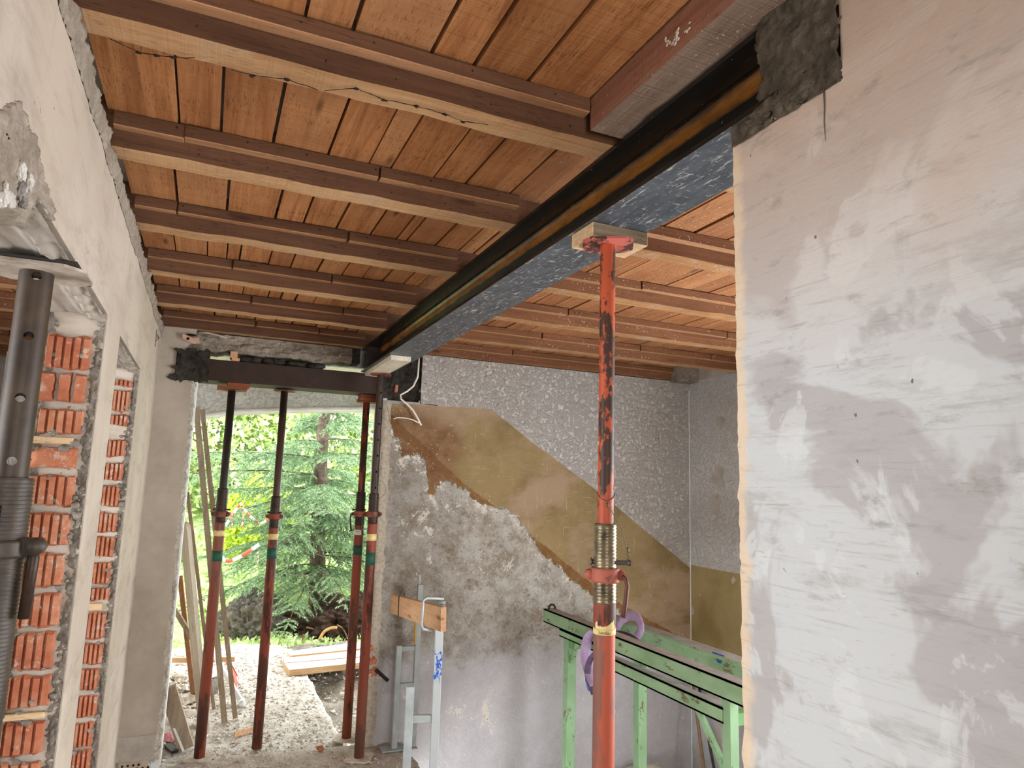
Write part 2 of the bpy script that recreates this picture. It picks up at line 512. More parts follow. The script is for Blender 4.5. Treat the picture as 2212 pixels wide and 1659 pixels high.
M['beam'] = steel_beam_mat()
M['lintel'] = plain('dark_brown_steel', '#2c1c14', 0.6, 0.0, '#3a2519', 14, 0.3)
M['prop_red'] = painted('worn_red_prop_paint', '#b25036', '#a5604e', '#80554a', 0.6, 6, 0.6, 6, dust='#a07a6b')
M['prop_red_worn'] = painted('flaking_orange_prop_paint', '#b8522f', '#a34a2e', '#402a1f', 0.58, 11, 0.5, 2.2)
M['prop_red_top'] = painted('flaking_plate_paint', '#c4665a', '#bd5d52', '#4a3129', 0.5, 24, 0.55, 1.0)
M['prop_rust'] = painted('red_brown_prop_paint', '#8d4330', '#7b3a2b', '#4c2a20', 0.45, 7, 0.6, 4, dust='#7e5a4a')
M['prop_brown'] = painted('dark_brown_tube', '#4a3227', '#3a2a22', '#241b17', 0.5, 8, 0.5, 5)
M['prop_orange'] = painted('dull_orange_tube', '#8e4228', '#7c3a26', '#3a241b', 0.65, 8, 0.55, 5)
M['prop_dark'] = plain('oiled_dark_tube', '#2f241b', 0.5, 0.0, '#4c3b2a', 9, 0.4, 0.1)
M['prop_dark_low'] = plain('dark_sleeve', '#352b23', 0.5, 0.0, '#4d4034', 30, 0.5, 0.3)
M['brass'] = plain('greased_thread', '#877a60', 0.34, 0.6, '#453c30', 24, 0.5, 0.2)
M['thread_dark'] = plain('dark_thread', '#2d221c', 0.45, 0.3, '#433228', 26)
M['steel_grey'] = plain('bare_steel', '#6d6862', 0.45, 0.5, '#57514b', 20)
M['collar_red'] = painted('collar_paint', '#b0614d', '#a6594a', '#7b4d40', 0.4, 14, 0.6, 1.0)
M['handle_rust'] = plain('rusty_handle', '#6d4438', 0.6, 0.2, '#5a3a31', 26)
M['plate_dusty'] = plain('dusty_plate', '#bcb0a2', 0.9, 0.0, '#a08f80', 24)
M['label_yellow'] = plain('yellow_label', '#e3cf94', 0.6, 0.0, '#d3b970', 40)
M['label_white'] = plain('white_label', '#ddd6cd', 0.6)
M['ink'] = plain('black_print', '#26221d', 0.7)
M['band_green'] = plain('green_band', '#1f5a45', 0.6, 0.0, '#27493c', 18)
M['wire'] = plain('steel_wire', '#6a645c', 0.5, 0.6)
M['wire_dark'] = plain('dark_wire', '#2b2622', 0.6)
M['galv'] = plain('galvanised_steel', '#b9c0c1', 0.5, 0.15, '#a3abac', 12, 0.5, 0.1)
M['galv_grey'] = plain('dull_galvanised_steel', '#9a9e9b', 0.6, 0.1, '#868b89', 12, 0.4, 0.1)
M['yellow'] = plain('yellow_edge_paint', '#c99a3c', 0.6)


def blue_spray():
    g = G('galvanised_with_blue_spray', 0.5, 0.1)
    x, y, z = g.xyz()
    n = g.noise(g.co((1, 1, 0.6)), 60, 4, 0.7)
    m1 = g.m('MULTIPLY', g.step(z, 0.655, 0.68), g.m('SUBTRACT', 1.0, g.step(z, 0.80, 0.83)))
    return g.out(g.mix(g.m('MULTIPLY', m1, g.step(n, 0.5, 0.54)), '#c0c7c9', '#2c62c4'))


M['galv_blue'] = blue_spray()
M['green'] = painted('old_green_paint', '#87a67e', '#7a9971', '#5c4a38', 0.16, 16, 0.6, 2.0)
M['green_dark'] = painted('shaded_green_paint', '#6f9d62', '#5f8b54', '#4d4232', 0.2, 14, 0.6, 2.0)


def green_dusty():
    g = G('green_paint_dusty_top', 0.65, spec=0.3)
    c = g.co((1, 0.5, 1))
    nz = g.node('SeparateXYZ'); g.t.links.new(g.normal(), nz.inputs[0])
    n = g.noise(c, 16, 5, 0.7)
    f = g.noise(c, 70, 3, 0.6)
    col = g.mix(g.step(g.noise(c, 6, 3, 0.6), 0.42, 0.6), '#90aa84', '#7c9a72')
    col = g.mix(g.step(g.m('ADD', g.m('MULTIPLY', n, 0.7), g.m('MULTIPLY', f, 0.3)), 0.57, 0.62), col, '#6b5840')
    col = g.mix(g.step(nz.outputs[2], 0.7, 0.95), col, g.mix(g.step(n, 0.4, 0.62), '#8f8781', '#a59d95'))
    return g.out(col, g.bump(n, 0.3, 0.002))


M['green_rail'] = green_dusty()
M['lilac'] = plain('lilac_webbing', '#c3aacb', 0.8, 0.0, '#b298bd', 30, 0.2, 0.3)
M['lilac_dark'] = plain('lilac_webbing_dark', '#75607d', 0.8, 0.0, '#5d4b63', 30, 0.2, 0.3)  # darker lilac for the second strand and the tail
M['blue'] = plain('blue_label', '#3c74c6', 0.6)
M['cable_white'] = plain('white_cable_sheath', '#e4dccd', 0.55)
M['stone'] = rough_mineral('rubble_stone', '#a89d90', '#c7bdb0', '#ddd5c9', 22, 0.7, 0.008)
M['chip'] = rough_mineral('rubble_chips', '#968b7f', '#bfb4a7', '#ddd5ca', 8, 0.5, 0.006)
M['chip_red'] = rough_mineral('brick_chips', '#8a4530', '#b0664a', '#c68a70', 20, 0.6, 0.006)
M['pink'] = plain('pink_rag', '#d79aa3', 0.85, 0.0, '#c7858f', 26, 0.2, 0.4)


def ground_mat(name, a, b, c3, dirt):
    g = G(name, 0.95, spec=0.08)
    c = g.co()
    n = g.noise(c, 5, 6, 0.75)
    f = g.noise(c, 55, 5, 0.75)
    v = g.vor(c, 60)
    col = g.ramp(g.m('ADD', g.m('MULTIPLY', n, 0.5), g.m('MULTIPLY', f, 0.5)), [(0.36, a), (0.5, b), (0.64, c3)])
    col = g.mix(g.m('MULTIPLY', g.step(g.noise(c, 90, 3, 0.7), 0.6, 0.66), 0.7), col, dirt)
    h = g.m('ADD', f, g.m('MULTIPLY', v, 0.5))
    return g.out(col, g.bump(h, 0.9, 0.012))


M['floor_in'] = ground_mat('dusty_floor', '#8c8076', '#b3a69b', '#cfc4ba', '#75675c')
M['slab_out'] = ground_mat('dusty_porch_slab', '#9a9086', '#cbc3ba', '#ece7e0', '#6f655b')
M['earth'] = ground_mat('grey_earth', '#6d655b', '#968d82', '#b9b0a4', '#544b42')
M['soil'] = rough_mineral('dark_soil', '#241a13', '#41322a', '#5f4c3f', 26, 1.0, 0.03, '#7d6d5c')
M['soil_grey'] = rough_mineral('grey_root_soil', '#3f3a34', '#6a645b', '#8f887d', 30, 1.0, 0.03)
M['grass_ground'] = ground_mat('grass_slope', '#8b9c5c', '#b9cb88', '#dfe7bf', '#6d7c4c')
M['root'] = plain('root_bark', '#6b4c38', 0.9, 0.0, '#8c6a50', 30)
M['root_pale'] = plain('peeled_root', '#c69a62', 0.8, 0.0, '#a97e4c', 20)
M['bark'] = rough_mineral('spruce_bark', '#3a2e27', '#65564b', '#8b7d70', 40, 1.0, 0.02)
M['twig'] = plain('dead_twig', '#6d5f54', 0.9, 0.0, '#8b7c70', 30)
M['red_tape'] = plain('tape_red', '#d8593f', 0.6)
M['white_tape'] = plain('tape_white', '#e9eef0', 0.6)
M['red_plastic'] = plain('red_plastic', '#c25546', 0.6)
M['foam_white'] = plain('plaster_white_lump', '#d8d2ca', 0.9, 0.0, '#b7b0a8', 30, 0.1, 0.6)
M['foam_grey'] = plain('grey_lump', '#8f8983', 0.9, 0.0, '#76706b', 30, 0.1, 0.6)
M['hole'] = plain('dark_hole', '#120e0b', 1.0)
M['cobweb'] = plain('dusty_cobweb', '#2a211b', 1.0)
M['brown_pole'] = plain('brown_broomstick', '#8f6f56', 0.6, 0.0, '#7d6049', 14)
M['black_pole'] = plain('black_pole', '#2f2b28', 0.5)
M['pencil'] = plain('pencil_mark', '#5b4a40', 0.9)


def leaf_mat(name, stops, trans=0.35, rough=0.6):
    g = G(name, rough, spec=0.25)
    col = g.ramp(g.island(), stops)
    g.put(g.b.inputs['Base Color'], col)
    tr = g.node('BsdfTranslucent')
    g.t.links.new(col, tr.inputs[0])
    mx = g.node('MixShader')
    mx.inputs[0].default_value = trans
    g.t.links.new(g.b.outputs[0], mx.inputs[1])
    g.t.links.new(tr.outputs[0], mx.inputs[2])
    g.t.links.new(mx.outputs[0], g.t.nodes['Material Output'].inputs[0])
    return g.mat


M['needles'] = leaf_mat('spruce_needles', [(0.0, '#4f6a4a'), (0.4, '#7c9a72'), (0.75, '#a3bb92'), (1.0, '#c9d8b4')], 0.12)
M['hedge'] = leaf_mat('hedge_leaves', [(0.0, '#8ea65e'), (0.35, '#c0d48e'), (0.7, '#e2ebb8'), (1.0, '#f6f5dc')], 0.45)
M['hedge_y'] = leaf_mat('yellow_green_leaves', [(0.0, '#a9c23c'), (0.5, '#c8d94c'), (1.0, '#e6ea84')], 0.45)
M['hedge_d'] = leaf_mat('far_leaves', [(0.0, '#86a472'), (0.5, '#b4cc9c'), (1.0, '#e2ecd0')], 0.4)
M['grass'] = leaf_mat('grass_blades', [(0.0, '#97b062'), (0.5, '#c2d696'), (1.0, '#e9f1cc')], 0.4)


# ------------------------------------------------------------------ mesh helpers
class MB:
    def __init__(s):
        s.v, s.f, s.mi, s.sm = [], [], [], []
        s.cur = 0
        s.smooth = False

    def add(s, vs, fs):
        o = len(s.v)
        s.v += [tuple(v) for v in vs]
        for f in fs:
            s.f.append(tuple(i + o for i in f)); s.mi.append(s.cur); s.sm.append(s.smooth)
        return s

    def box(s, a, b):
        x0, y0, z0 = a; x1, y1, z1 = b
        vs = [(x0, y0, z0), (x1, y0, z0), (x1, y1, z0), (x0, y1, z0), (x0, y0, z1), (x1, y0, z1), (x1, y1, z1), (x0, y1, z1)]
        return s.add(vs, [(3, 2, 1, 0), (4, 5, 6, 7), (0, 1, 5, 4), (1, 2, 6, 5), (2, 3, 7, 6), (3, 0, 4, 7)])

    def cbox(s, a, b, c):
        """box with chamfered edges"""
        x0, y0, z0 = a; x1, y1, z1 = b
        vs, fs = [], []
        bm = bmesh.new()
        bmesh.ops.create_cube(bm, size=1)
        for v in bm.verts:
            v.co = Vector((x0 + (v.co.x + .5) * (x1 - x0), y0 + (v.co.y + .5) * (y1 - y0), z0 + (v.co.z + .5) * (z1 - z0)))
        bmesh.ops.bevel(bm, geom=bm.edges[:], offset=c, segments=1, profile=0.5, affect='EDGES')
        bm.verts.index_update()
        s.add([v.co[:] for v in bm.verts], [[v.index for v in f.verts] for f in bm.faces])
        bm.free()
        return s

    def bar(s, p, q, w, h, upv=(0, 0, 1)):
        p, q = Vector(p), Vector(q)
        d = (q - p).normalized()
        u = Vector(upv)
        if abs(d.dot(u)) > 0.98:
            u = Vector((0, 1, 0))
        a = d.cross(u).normalized() * (w / 2)
        b = a.cross(d).normalized() * (h / 2)
        vs = [p - a - b, p + a - b, p + a + b, p - a + b, q - a - b, q + a - b, q + a + b, q - a + b]
        return s.add(vs, [(3, 2, 1, 0), (4, 5, 6, 7), (0, 1, 5, 4), (1, 2, 6, 5), (2, 3, 7, 6), (3, 0, 4, 7)])

    def tube(s, pts, r, n=10, caps=True, taper=None):
        pts = [Vector(p) for p in pts]
        sm = s.smooth; s.smooth = True
        k = len(pts)
        rings = []
        prev = None
        for i, p in enumerate(pts):
            d = (pts[min(i + 1, k - 1)] - pts[max(i - 1, 0)]).normalized()
            if prev is None:
                u = Vector((0, 0, 1)) if abs(d.z) < 0.95 else Vector((1, 0, 0))
                a = d.cross(u).normalized()
            else:
                a = (prev - d * prev.dot(d)).normalized()
            prev = a
            b = d.cross(a)
            rr = r if taper is None else r + (taper - r) * i / (k - 1)
            if isinstance(r, (list, tuple)):
                rr = r[i]
            rings.append([p + (a * math.cos(2 * PI * j / n) + b * math.sin(2 * PI * j / n)) * rr for j in range(n)])
        vs = [v for ring in rings for v in ring]
        fs = []
        for i in range(k - 1):
            for j in range(n):
                j2 = (j + 1) % n
                fs.append((i * n + j, i * n + j2, (i + 1) * n + j2, (i + 1) * n + j))
        if caps:
            fs.append(tuple(range(n - 1, -1, -1)))
            fs.append(tuple((k - 1) * n + j for j in range(n)))
        s.add(vs, fs)
        s.smooth = sm
        return s

    def lathe(s, prof, n=24, c=(0, 0)):
        sm = s.smooth; s.smooth = True
        vs, fs = [], []
        for (r_, z_) in prof:
            for j in range(n):
                vs.append((c[0] + r_ * math.cos(2 * PI * j / n), c[1] + r_ * math.sin(2 * PI * j / n), z_))
        for i in range(len(prof) - 1):
            for j in range(n):
                j2 = (j + 1) % n
                fs.append((i * n + j, i * n + j2, (i + 1) * n + j2, (i + 1) * n + j))
        s.add(vs, fs)
        s.smooth = sm
        return s

    def prism(s, poly, axis, a, b):
        """poly of 2-D points extruded along axis from a to b"""
        n = len(poly)

        def P(p, t):
            return {'X': (t, p[0], p[1]), 'Y': (p[0], t, p[1]), 'Z': (p[0], p[1], t)}[axis]
        vs = [P(p, a) for p in poly] + [P(p, b) for p in poly]
        fs = [tuple(range(n)), tuple(range(2 * n - 1, n - 1, -1))]
        for i in range(n):
            j = (i + 1) % n
            fs.append((i, i + n, j + n, j))
        return s.add(vs, fs)

    def grid(s, fn, nu, nv):
        vs = [fn(i / nu, j / nv) for j in range(nv + 1) for i in range(nu + 1)]
        fs = [(j * (nu + 1) + i, j * (nu + 1) + i + 1, (j + 1) * (nu + 1) + i + 1, (j + 1) * (nu + 1) + i)
              for j in range(nv) for i in range(nu)]
        sm = s.smooth; s.smooth = True
        s.add(vs, fs)
        s.smooth = sm
        return s

    def jitter(s, a, seed=0):
        rr = random.Random(seed)
        s.v = [(x + rr.uniform(-a, a), y + rr.uniform(-a, a), z + rr.uniform(-a, a)) for x, y, z in s.v]
        return s

    def build(s, name, mat, parent=None, origin=None, fix=True):
        me = bpy.data.meshes.new(name)
        o = Vector(origin) if origin is not None else Vector((0, 0, 0))
        me.from_pydata([(Vector(v) - o)[:] for v in s.v] if origin is not None else s.v, [], s.f)
        mats = mat if isinstance(mat, (list, tuple)) else [mat]
        for m_ in mats:
            me.materials.append(M[m_] if isinstance(m_, str) else m_)
        me.polygons.foreach_set('material_index', s.mi)
        me.polygons.foreach_set('use_smooth', s.sm)
        if fix:
            bm = bmesh.new(); bm.from_mesh(me)
            bmesh.ops.recalc_face_normals(bm, faces=bm.faces)
            bm.to_mesh(me); bm.free()
        me.update()
        ob = bpy.data.objects.new(name, me)
        COL.objects.link(ob)
        ob.location = o
        if parent is not None:
            ob.parent = parent
        return ob


def tag(o, label=None, cat=None, group=None, kind=None):
    if label: o['label'] = label
    if cat: o['category'] = cat
    if group: o['group'] = group
    if kind: o['kind'] = kind
    return o


def thing(name, label, cat, loc=(0, 0, 0), rz=0.0, group=None, kind=None):
    o = bpy.data.objects.new(name, None)
    COL.objects.link(o)
    o.empty_display_size = 0.1
    o.location = loc
    o.rotation_euler = (0, 0, rz)
    return tag(o, label, cat, group, kind)


def fbm(p, oct=4, sc=1.0, gain=0.55):
    a, t = 1.0, 0.0
    v = Vector(p) * sc
    for _ in range(oct):
        t += a * mnoise.noise(v)
        v = v * 2.03 + Vector((7.1, 3.3, 5.7))
        a *= gain
    return t


def blob(center, size, seed=0, sub=3, rough=0.3, freq=1.2, flat=None):
    """lumpy closed ellipsoid"""
    bm = bmesh.new()
    bmesh.ops.create_icosphere(bm, subdivisions=sub, radius=1.0)
    mb = MB(); mb.smooth = True
    vs = []
    for v in bm.verts:
        n = v.co.normalized()
        k = 1 + rough * fbm(n * freq + Vector((seed * 3.7, seed * 1.3, seed)), 4)
        p = Vector((n.x * size[0] * k, n.y * size[1] * k, n.z * size[2] * k))
        if flat is not None:
            p.z = max(p.z, flat)
        vs.append((center[0] + p.x, center[1] + p.y, center[2] + p.z))
    bm.verts.index_update()
    mb.add(vs, [[v.index for v in f.verts] for f in bm.faces])
    bm.free()
    return mb


# ================================================================== STRUCTURE
XL, XLB = -0.30, -0.45           # left wall faces
YB, YB2 = 4.42, 4.67             # back wall faces
XR, XR2 = 0.875, 1.06            # right wall faces / beam width
ZJ, ZBD = 2.46, 2.549            # joist underside, board underside
HEAD = 2.06                      # heads of the left openings

# ------------------------------------------------------------------ ceiling: joists, battens, boards
ceil = MB().box((-3.2, -2.6, 2.60), (3.9, 6.9, 2.75)).build('ceiling', 'concrete_board')
tag(ceil, 'timber ceiling of brown joists with boards laid between them', 'ceiling', kind='structure')


def joist(y, x0, x1, side, under, wav=0.0, seed=0):
    rr = random.Random(seed)
    mb = MB()
    n = 26
    ys0 = [y + 0.004 * fbm((i * 0.35, seed, 0), 3) for i in range(n + 1)]
    ys1 = [y + 0.082 + 0.006 * fbm((i * 0.3, seed + 9, 0), 3) for i in range(n + 1)]
    zs = [ZJ + 0.004 * fbm((i * 0.3, seed + 4, 2), 3) for i in range(n + 1)]
    vs, fs = [], []
    for i in range(n + 1):
        x = x0 + (x1 - x0) * i / n
        w = wav * max(0, fbm((i * 0.5, seed + 20, 1), 2))
        vs += [(x, ys0[i], zs[i] + w), (x, ys0[i] + 0.002, 2.605), (x, ys1[i], 2.605), (x, ys1[i], zs[i])]
    side_f, under_f = [], []
    for i in range(n):
        a, b = 4 * i, 4 * i + 4
        side_f += [(a, b, b + 1, a + 1), (a + 3, a + 2, b + 2, b + 3), (a + 1, b + 1, b + 2, a + 2)]
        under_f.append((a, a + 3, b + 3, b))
    o = len(mb.v)
    mb.v += vs
    for f in side_f:
        mb.f.append(f); mb.mi.append(0); mb.sm.append(False)
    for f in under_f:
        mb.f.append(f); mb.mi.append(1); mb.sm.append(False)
    mb.f += [(0, 1, 2, 3), (4 * n + 3, 4 * n + 2, 4 * n + 1, 4 * n)]; mb.mi += [0, 0]; mb.sm += [False, False]
    return mb.build('joist', [side, under], ceil, origin=((x0 + x1) / 2, y, ZJ))


JY = [1.405 + 0.60 * i for i in range(6)]
BLEN = {0: [(-0.27, 0.79)], 1: [(-0.30, -0.13), (-0.13, 0.405), (0.41, 0.874)], 2: [(-0.30, -0.17), (-0.165, 0.42), (0.43, 0.874)],
        3: [(-0.30, 0.03), (0.035, 0.46), (0.465, 0.874)], 4: [(-0.30, 0.14), (0.15, 0.62), (0.625, 0.874)], 5: [(-0.30, 0.2), (0.21, 0.58), (0.585, 0.874)]}
for i, y in enumerate(JY):
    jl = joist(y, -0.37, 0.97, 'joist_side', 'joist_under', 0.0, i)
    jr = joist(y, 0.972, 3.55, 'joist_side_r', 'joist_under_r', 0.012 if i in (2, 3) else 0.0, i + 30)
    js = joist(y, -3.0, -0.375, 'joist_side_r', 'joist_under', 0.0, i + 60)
    rr = random.Random(i + 5)
    segs = [(a, b, jl, 'joist_side') for a, b in BLEN[i]]
    x = 1.07
    while x < 3.4:
        L = rr.uniform(0.5, 1.1)
        segs.append((x, min(x + L, 3.48), jr, 'joist_side_r')); x += L + 0.006
    segs += [(-2.95, -1.6, js, 'joist_side_r'), (-1.595, -0.46, js, 'joist_side_r')]
    for a, b, par, mt in segs:
        d = rr.uniform(0.028, 0.034)
        z0 = 2.510 + rr.uniform(-0.003, 0.003)
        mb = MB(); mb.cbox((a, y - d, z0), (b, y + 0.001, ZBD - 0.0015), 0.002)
        ob = mb.build('batten', [mt, 'batten_lit_under'], None, origin=((a + b) / 2, y, 2.53))
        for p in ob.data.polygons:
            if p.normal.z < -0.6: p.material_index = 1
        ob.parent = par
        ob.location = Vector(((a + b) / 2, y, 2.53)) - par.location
nl = MB()
for i, y in enumerate(JY[:3]):
    rr = random.Random(900 + i)
    x = -0.15
    while x < 0.8:
        nl.tube([(x, y - 0.0345, 2.532), (x + 0.002, y - 0.030, 2.534)], 0.0028, 7)
        nl.tube([(x + 0.06, y - 0.003, 2.483), (x + 0.06, y + 0.003, 2.483)], 0.0022, 7)
        x += rr.uniform(0.12, 0.26)
tag(nl.build('nail_heads', plain('rusty_nail', '#2c211a', 0.7), ceil), kind='stuff')
for y in (5.005, 5.605, 6.205):
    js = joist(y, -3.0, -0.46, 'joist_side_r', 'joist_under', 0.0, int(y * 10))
    for a, b in ((-2.95, -1.3), (-1.295, -0.48)):
        ob = MB().cbox((a, y - 0.025, 2.51), (b, y + 0.001, ZBD - 0.0015), 0.002).build('batten', 'joist_side_r', None, origin=((a + b) / 2, y, 2.53))
        ob.parent = js
        ob.location = Vector(((a + b) / 2, y, 2.53)) - js.location

SEAM = {0: [-0.30, -0.17, -0.03, 0.11, 0.208, 0.384, 0.484, 0.623, 0.79, 0.93],
        1: [-0.318, -0.144, -0.042, 0.099, 0.252, 0.374, 0.441, 0.575, 0.684, 0.839],
        2: [-0.315, -0.168, -0.009, 0.157, 0.259, 0.379, 0.51, 0.613, 0.655, 0.774, 0.879, 0.946],
        3: [-0.315, -0.196, -0.071, 0.005, 0.06, 0.179, 0.276, 0.391, 0.507, 0.60, 0.7, 0.80, 0.872],
        4: [-0.315, -0.196, -0.108, -0.014, 0.1, 0.224, 0.288, 0.364, 0.458, 0.55, 0.643, 0.738, 0.85],
        5: [-0.315, -0.216, -0.029, 0.092, 0.197, 0.317, 0.413, 0.555, 0.627, 0.734, 0.82, 0.91]}


def board(x0, x1, y0, y1, gap, mt, rr):
    dz = rr.uniform(-0.002, 0.0035)
    t = rr.uniform(-0.0015, 0.0015)
    mb = MB()
    z = ZBD + dz
    vs = [(x0 + gap, y0, z), (x1 - gap, y0, z + t), (x1 - gap + rr.uniform(-.002, .002), y1, z + t), (x0 + gap, y1, z),
          (x0 + gap, y0, 2.575), (x1 - gap, y0, 2.575), (x1 - gap, y1, 2.575), (x0 + gap, y1, 2.575)]
    mb.add(vs, [(3, 2, 1, 0), (4, 5, 6, 7), (0, 1, 5, 4), (1, 2, 6, 5), (2, 3, 7, 6), (3, 0, 4, 7)])
    return mb.build('board', mt, ceil, origin=((x0 + x1) / 2, (y0 + y1) / 2, ZBD))


for b in range(6):
    rr = random.Random(100 + b)
    y1 = JY[b] - 0.001
    y0 = JY[b] - 0.60 + 0.083
    s = list(SEAM[b])
    x = s[-1]
    while x < 3.45:
        x += rr.uniform(0.10, 0.18)
        s.append(min(x, 3.50))
    for a, c in zip(s[:-1], s[1:]):
        board(a, c, y0, y1, rr.uniform(0.0015, 0.0062), 'board' if c < 0.95 else 'board_pale', rr)
for b in range(9):
    rr = random.Random(300 + b)
    y1 = 1.404 + 0.6 * b
    x = -2.95
    while x < -0.50:
        w = rr.uniform(0.12, 0.2)
        if b >= 2 and b <= 7:
            board(x, min(x + w, -0.455), y1 - 0.52, y1, 0.003, 'board', rr)
        x += w

# cobwebs of dust hanging along the near joist
for k, pts in enumerate([[(235, 82), (300, 112), (340, 118), (372, 122), (430, 126)], [(700, 196), (770, 190), (830, 215), (900, 228), (960, 245), (1000, 262), (1065, 270)],
                         [(500, 150), (545, 162), (620, 170), (700, 196)]]):
    pts3 = [atZ(ZJ - 0.004, *p) for p in pts]
    fine = []
    for p, q in zip(pts3[:-1], pts3[1:]):
        for t in range(6):
            w = p.lerp(q, t / 6)
            fine.append(w + Vector((0, 0.004 * fbm((w.x * 30, k, 0), 2), -abs(0.004 * fbm((w.x * 22, k, 5), 2)))))
    cw_ = MB()
    for p in pts3[1:-1]:
        b_ = blob(p + Vector((0, 0, -0.002)), (0.006, 0.003, 0.003), k + int(p.x * 900), 2, 0.8)
        cw_.add(b_.v, b_.f)
    tag(cw_.tube(fine, [0.0006 + 0.0014 * abs(fbm((i * 0.7, k, 1), 2)) for i in range(len(fine))], 5).build('cobweb', 'cobweb'),
        ['dusty cobweb strand on the nearest joist by the left wall', 'long dusty cobweb strand on the nearest joist toward the steel beam',
         'thin cobweb strand midway along the nearest joist'][k], 'cobweb')

# ------------------------------------------------------------------ left wall with two door openings
lw = MB()
NO0, NO1, SO0, SO1 = 0.62, 2.285, 2.61, 3.42
ZT = 2.44


def rough_edge_panel(mb, pts_fn, n):
    pass


lw.box((XLB, -2.6, -0.1), (XL, NO0, ZT))                 # near pier
lw.box((XLB, NO1, -0.1), (XL, SO0, HEAD))                # middle pier
lw.box((XLB, SO1, -0.1), (XL, YB2, HEAD))                # far pier
lw.box((XLB, SO0 - 0.33, HEAD), (XL, YB2, ZT))           # over the far opening
lw.box((XLB, NO0, HEAD), (XL, SO0 - 0.33, ZT))           # over the near opening
lw.box((XLB, -2.6, ZT), (-0.385, 6.6, 2.62))             # infill between the joists
lw.box((XLB, YB2, -0.3), (XL, 6.7, 2.62))                # house wall beyond, beside the porch
wall_left = lw.build('wall_left', 'plaster_left')
tag(wall_left, 'plastered hollow-brick wall on the left with two stripped door openings', 'wall', kind='structure')


def strip(name, mat, par, fn, nu, nv, kind=None):
    o = MB().grid(fn, nu, nv).build(name, mat, par, fix=False)
    if kind: o['kind'] = kind
    return o


# crumbled top edge of the plaster under the ceiling
def top_edge(u, v):
    y = 0.5 + u * 3.92
    k = v
    n = fbm((y * 11, k * 3, 1), 5)
    n2 = fbm((y * 45, k * 7, 4), 4)
    # from wall face, over the top, back
    z = 2.395 + 0.055 * min(1, k * 2.2) + 0.008 * n + (0.012 * fbm((y * 4, 0, 0), 2) if k < 0.2 else 0)
    x = XL + 0.0015 + 0.012 * math.sin(min(1, k * 1.4) * PI) * (0.7 + 0.8 * n) + 0.004 * n2 - 0.10 * max(0, k - 0.55) / 0.45
    return (x, y, z)


strip('plaster_edge', 'plaster_edge', wall_left, top_edge, 900, 12)


# rough soffits: concrete lintel undersides and torn plaster lip of each opening
def soffit(y0, y1, seed):
    def fn(u, v):
        y = y0 + u * (y1 - y0)
        x = XLB + v * (XL - XLB)
        board = 0.004 * (1 if int(x * 22) % 2 else 0)
        lip = 0.0
        if x > XL - 0.045:
            lip = 0.014 + 0.008 * fbm((x * 40, y * 14, seed), 4)
        return (x, y, HEAD - 0.003 - lip - board - 0.003 * fbm((x * 30, y * 8, seed), 3))
    return fn


strip('lintel_underside', 'concrete_board', wall_left, soffit(NO0, NO1, 1), 150, 26)
strip('lintel_underside', 'concrete_board', wall_left, soffit(SO0, SO1, 5), 80, 26)


# jamb mortar beds, each behind its bricks
def jamb(y, seed, gouge):
    def fn(u, v):
        x = XLB + 0.003 + u * (XL - XLB - 0.006)
        z = -0.02 + v * (HEAD + 0.01)
        mid = max(0.0, 1 - abs(u - 0.5) / 0.40)
        n = fbm((x * 34, z * 34, seed), 4)
        n2 = fbm((x * 90, z * 90, seed + 4), 3)
        return (x, y - 0.004 - 0.006 * n - 0.006 * n2 + 0.010 * min(1, mid * 3), z)
    return fn


strip('mortar', 'mortar', wall_left, jamb(NO1, 2, 0), 46, 420)
strip('mortar', 'mortar', wall_left, jamb(SO1, 8, 0), 40, 340)


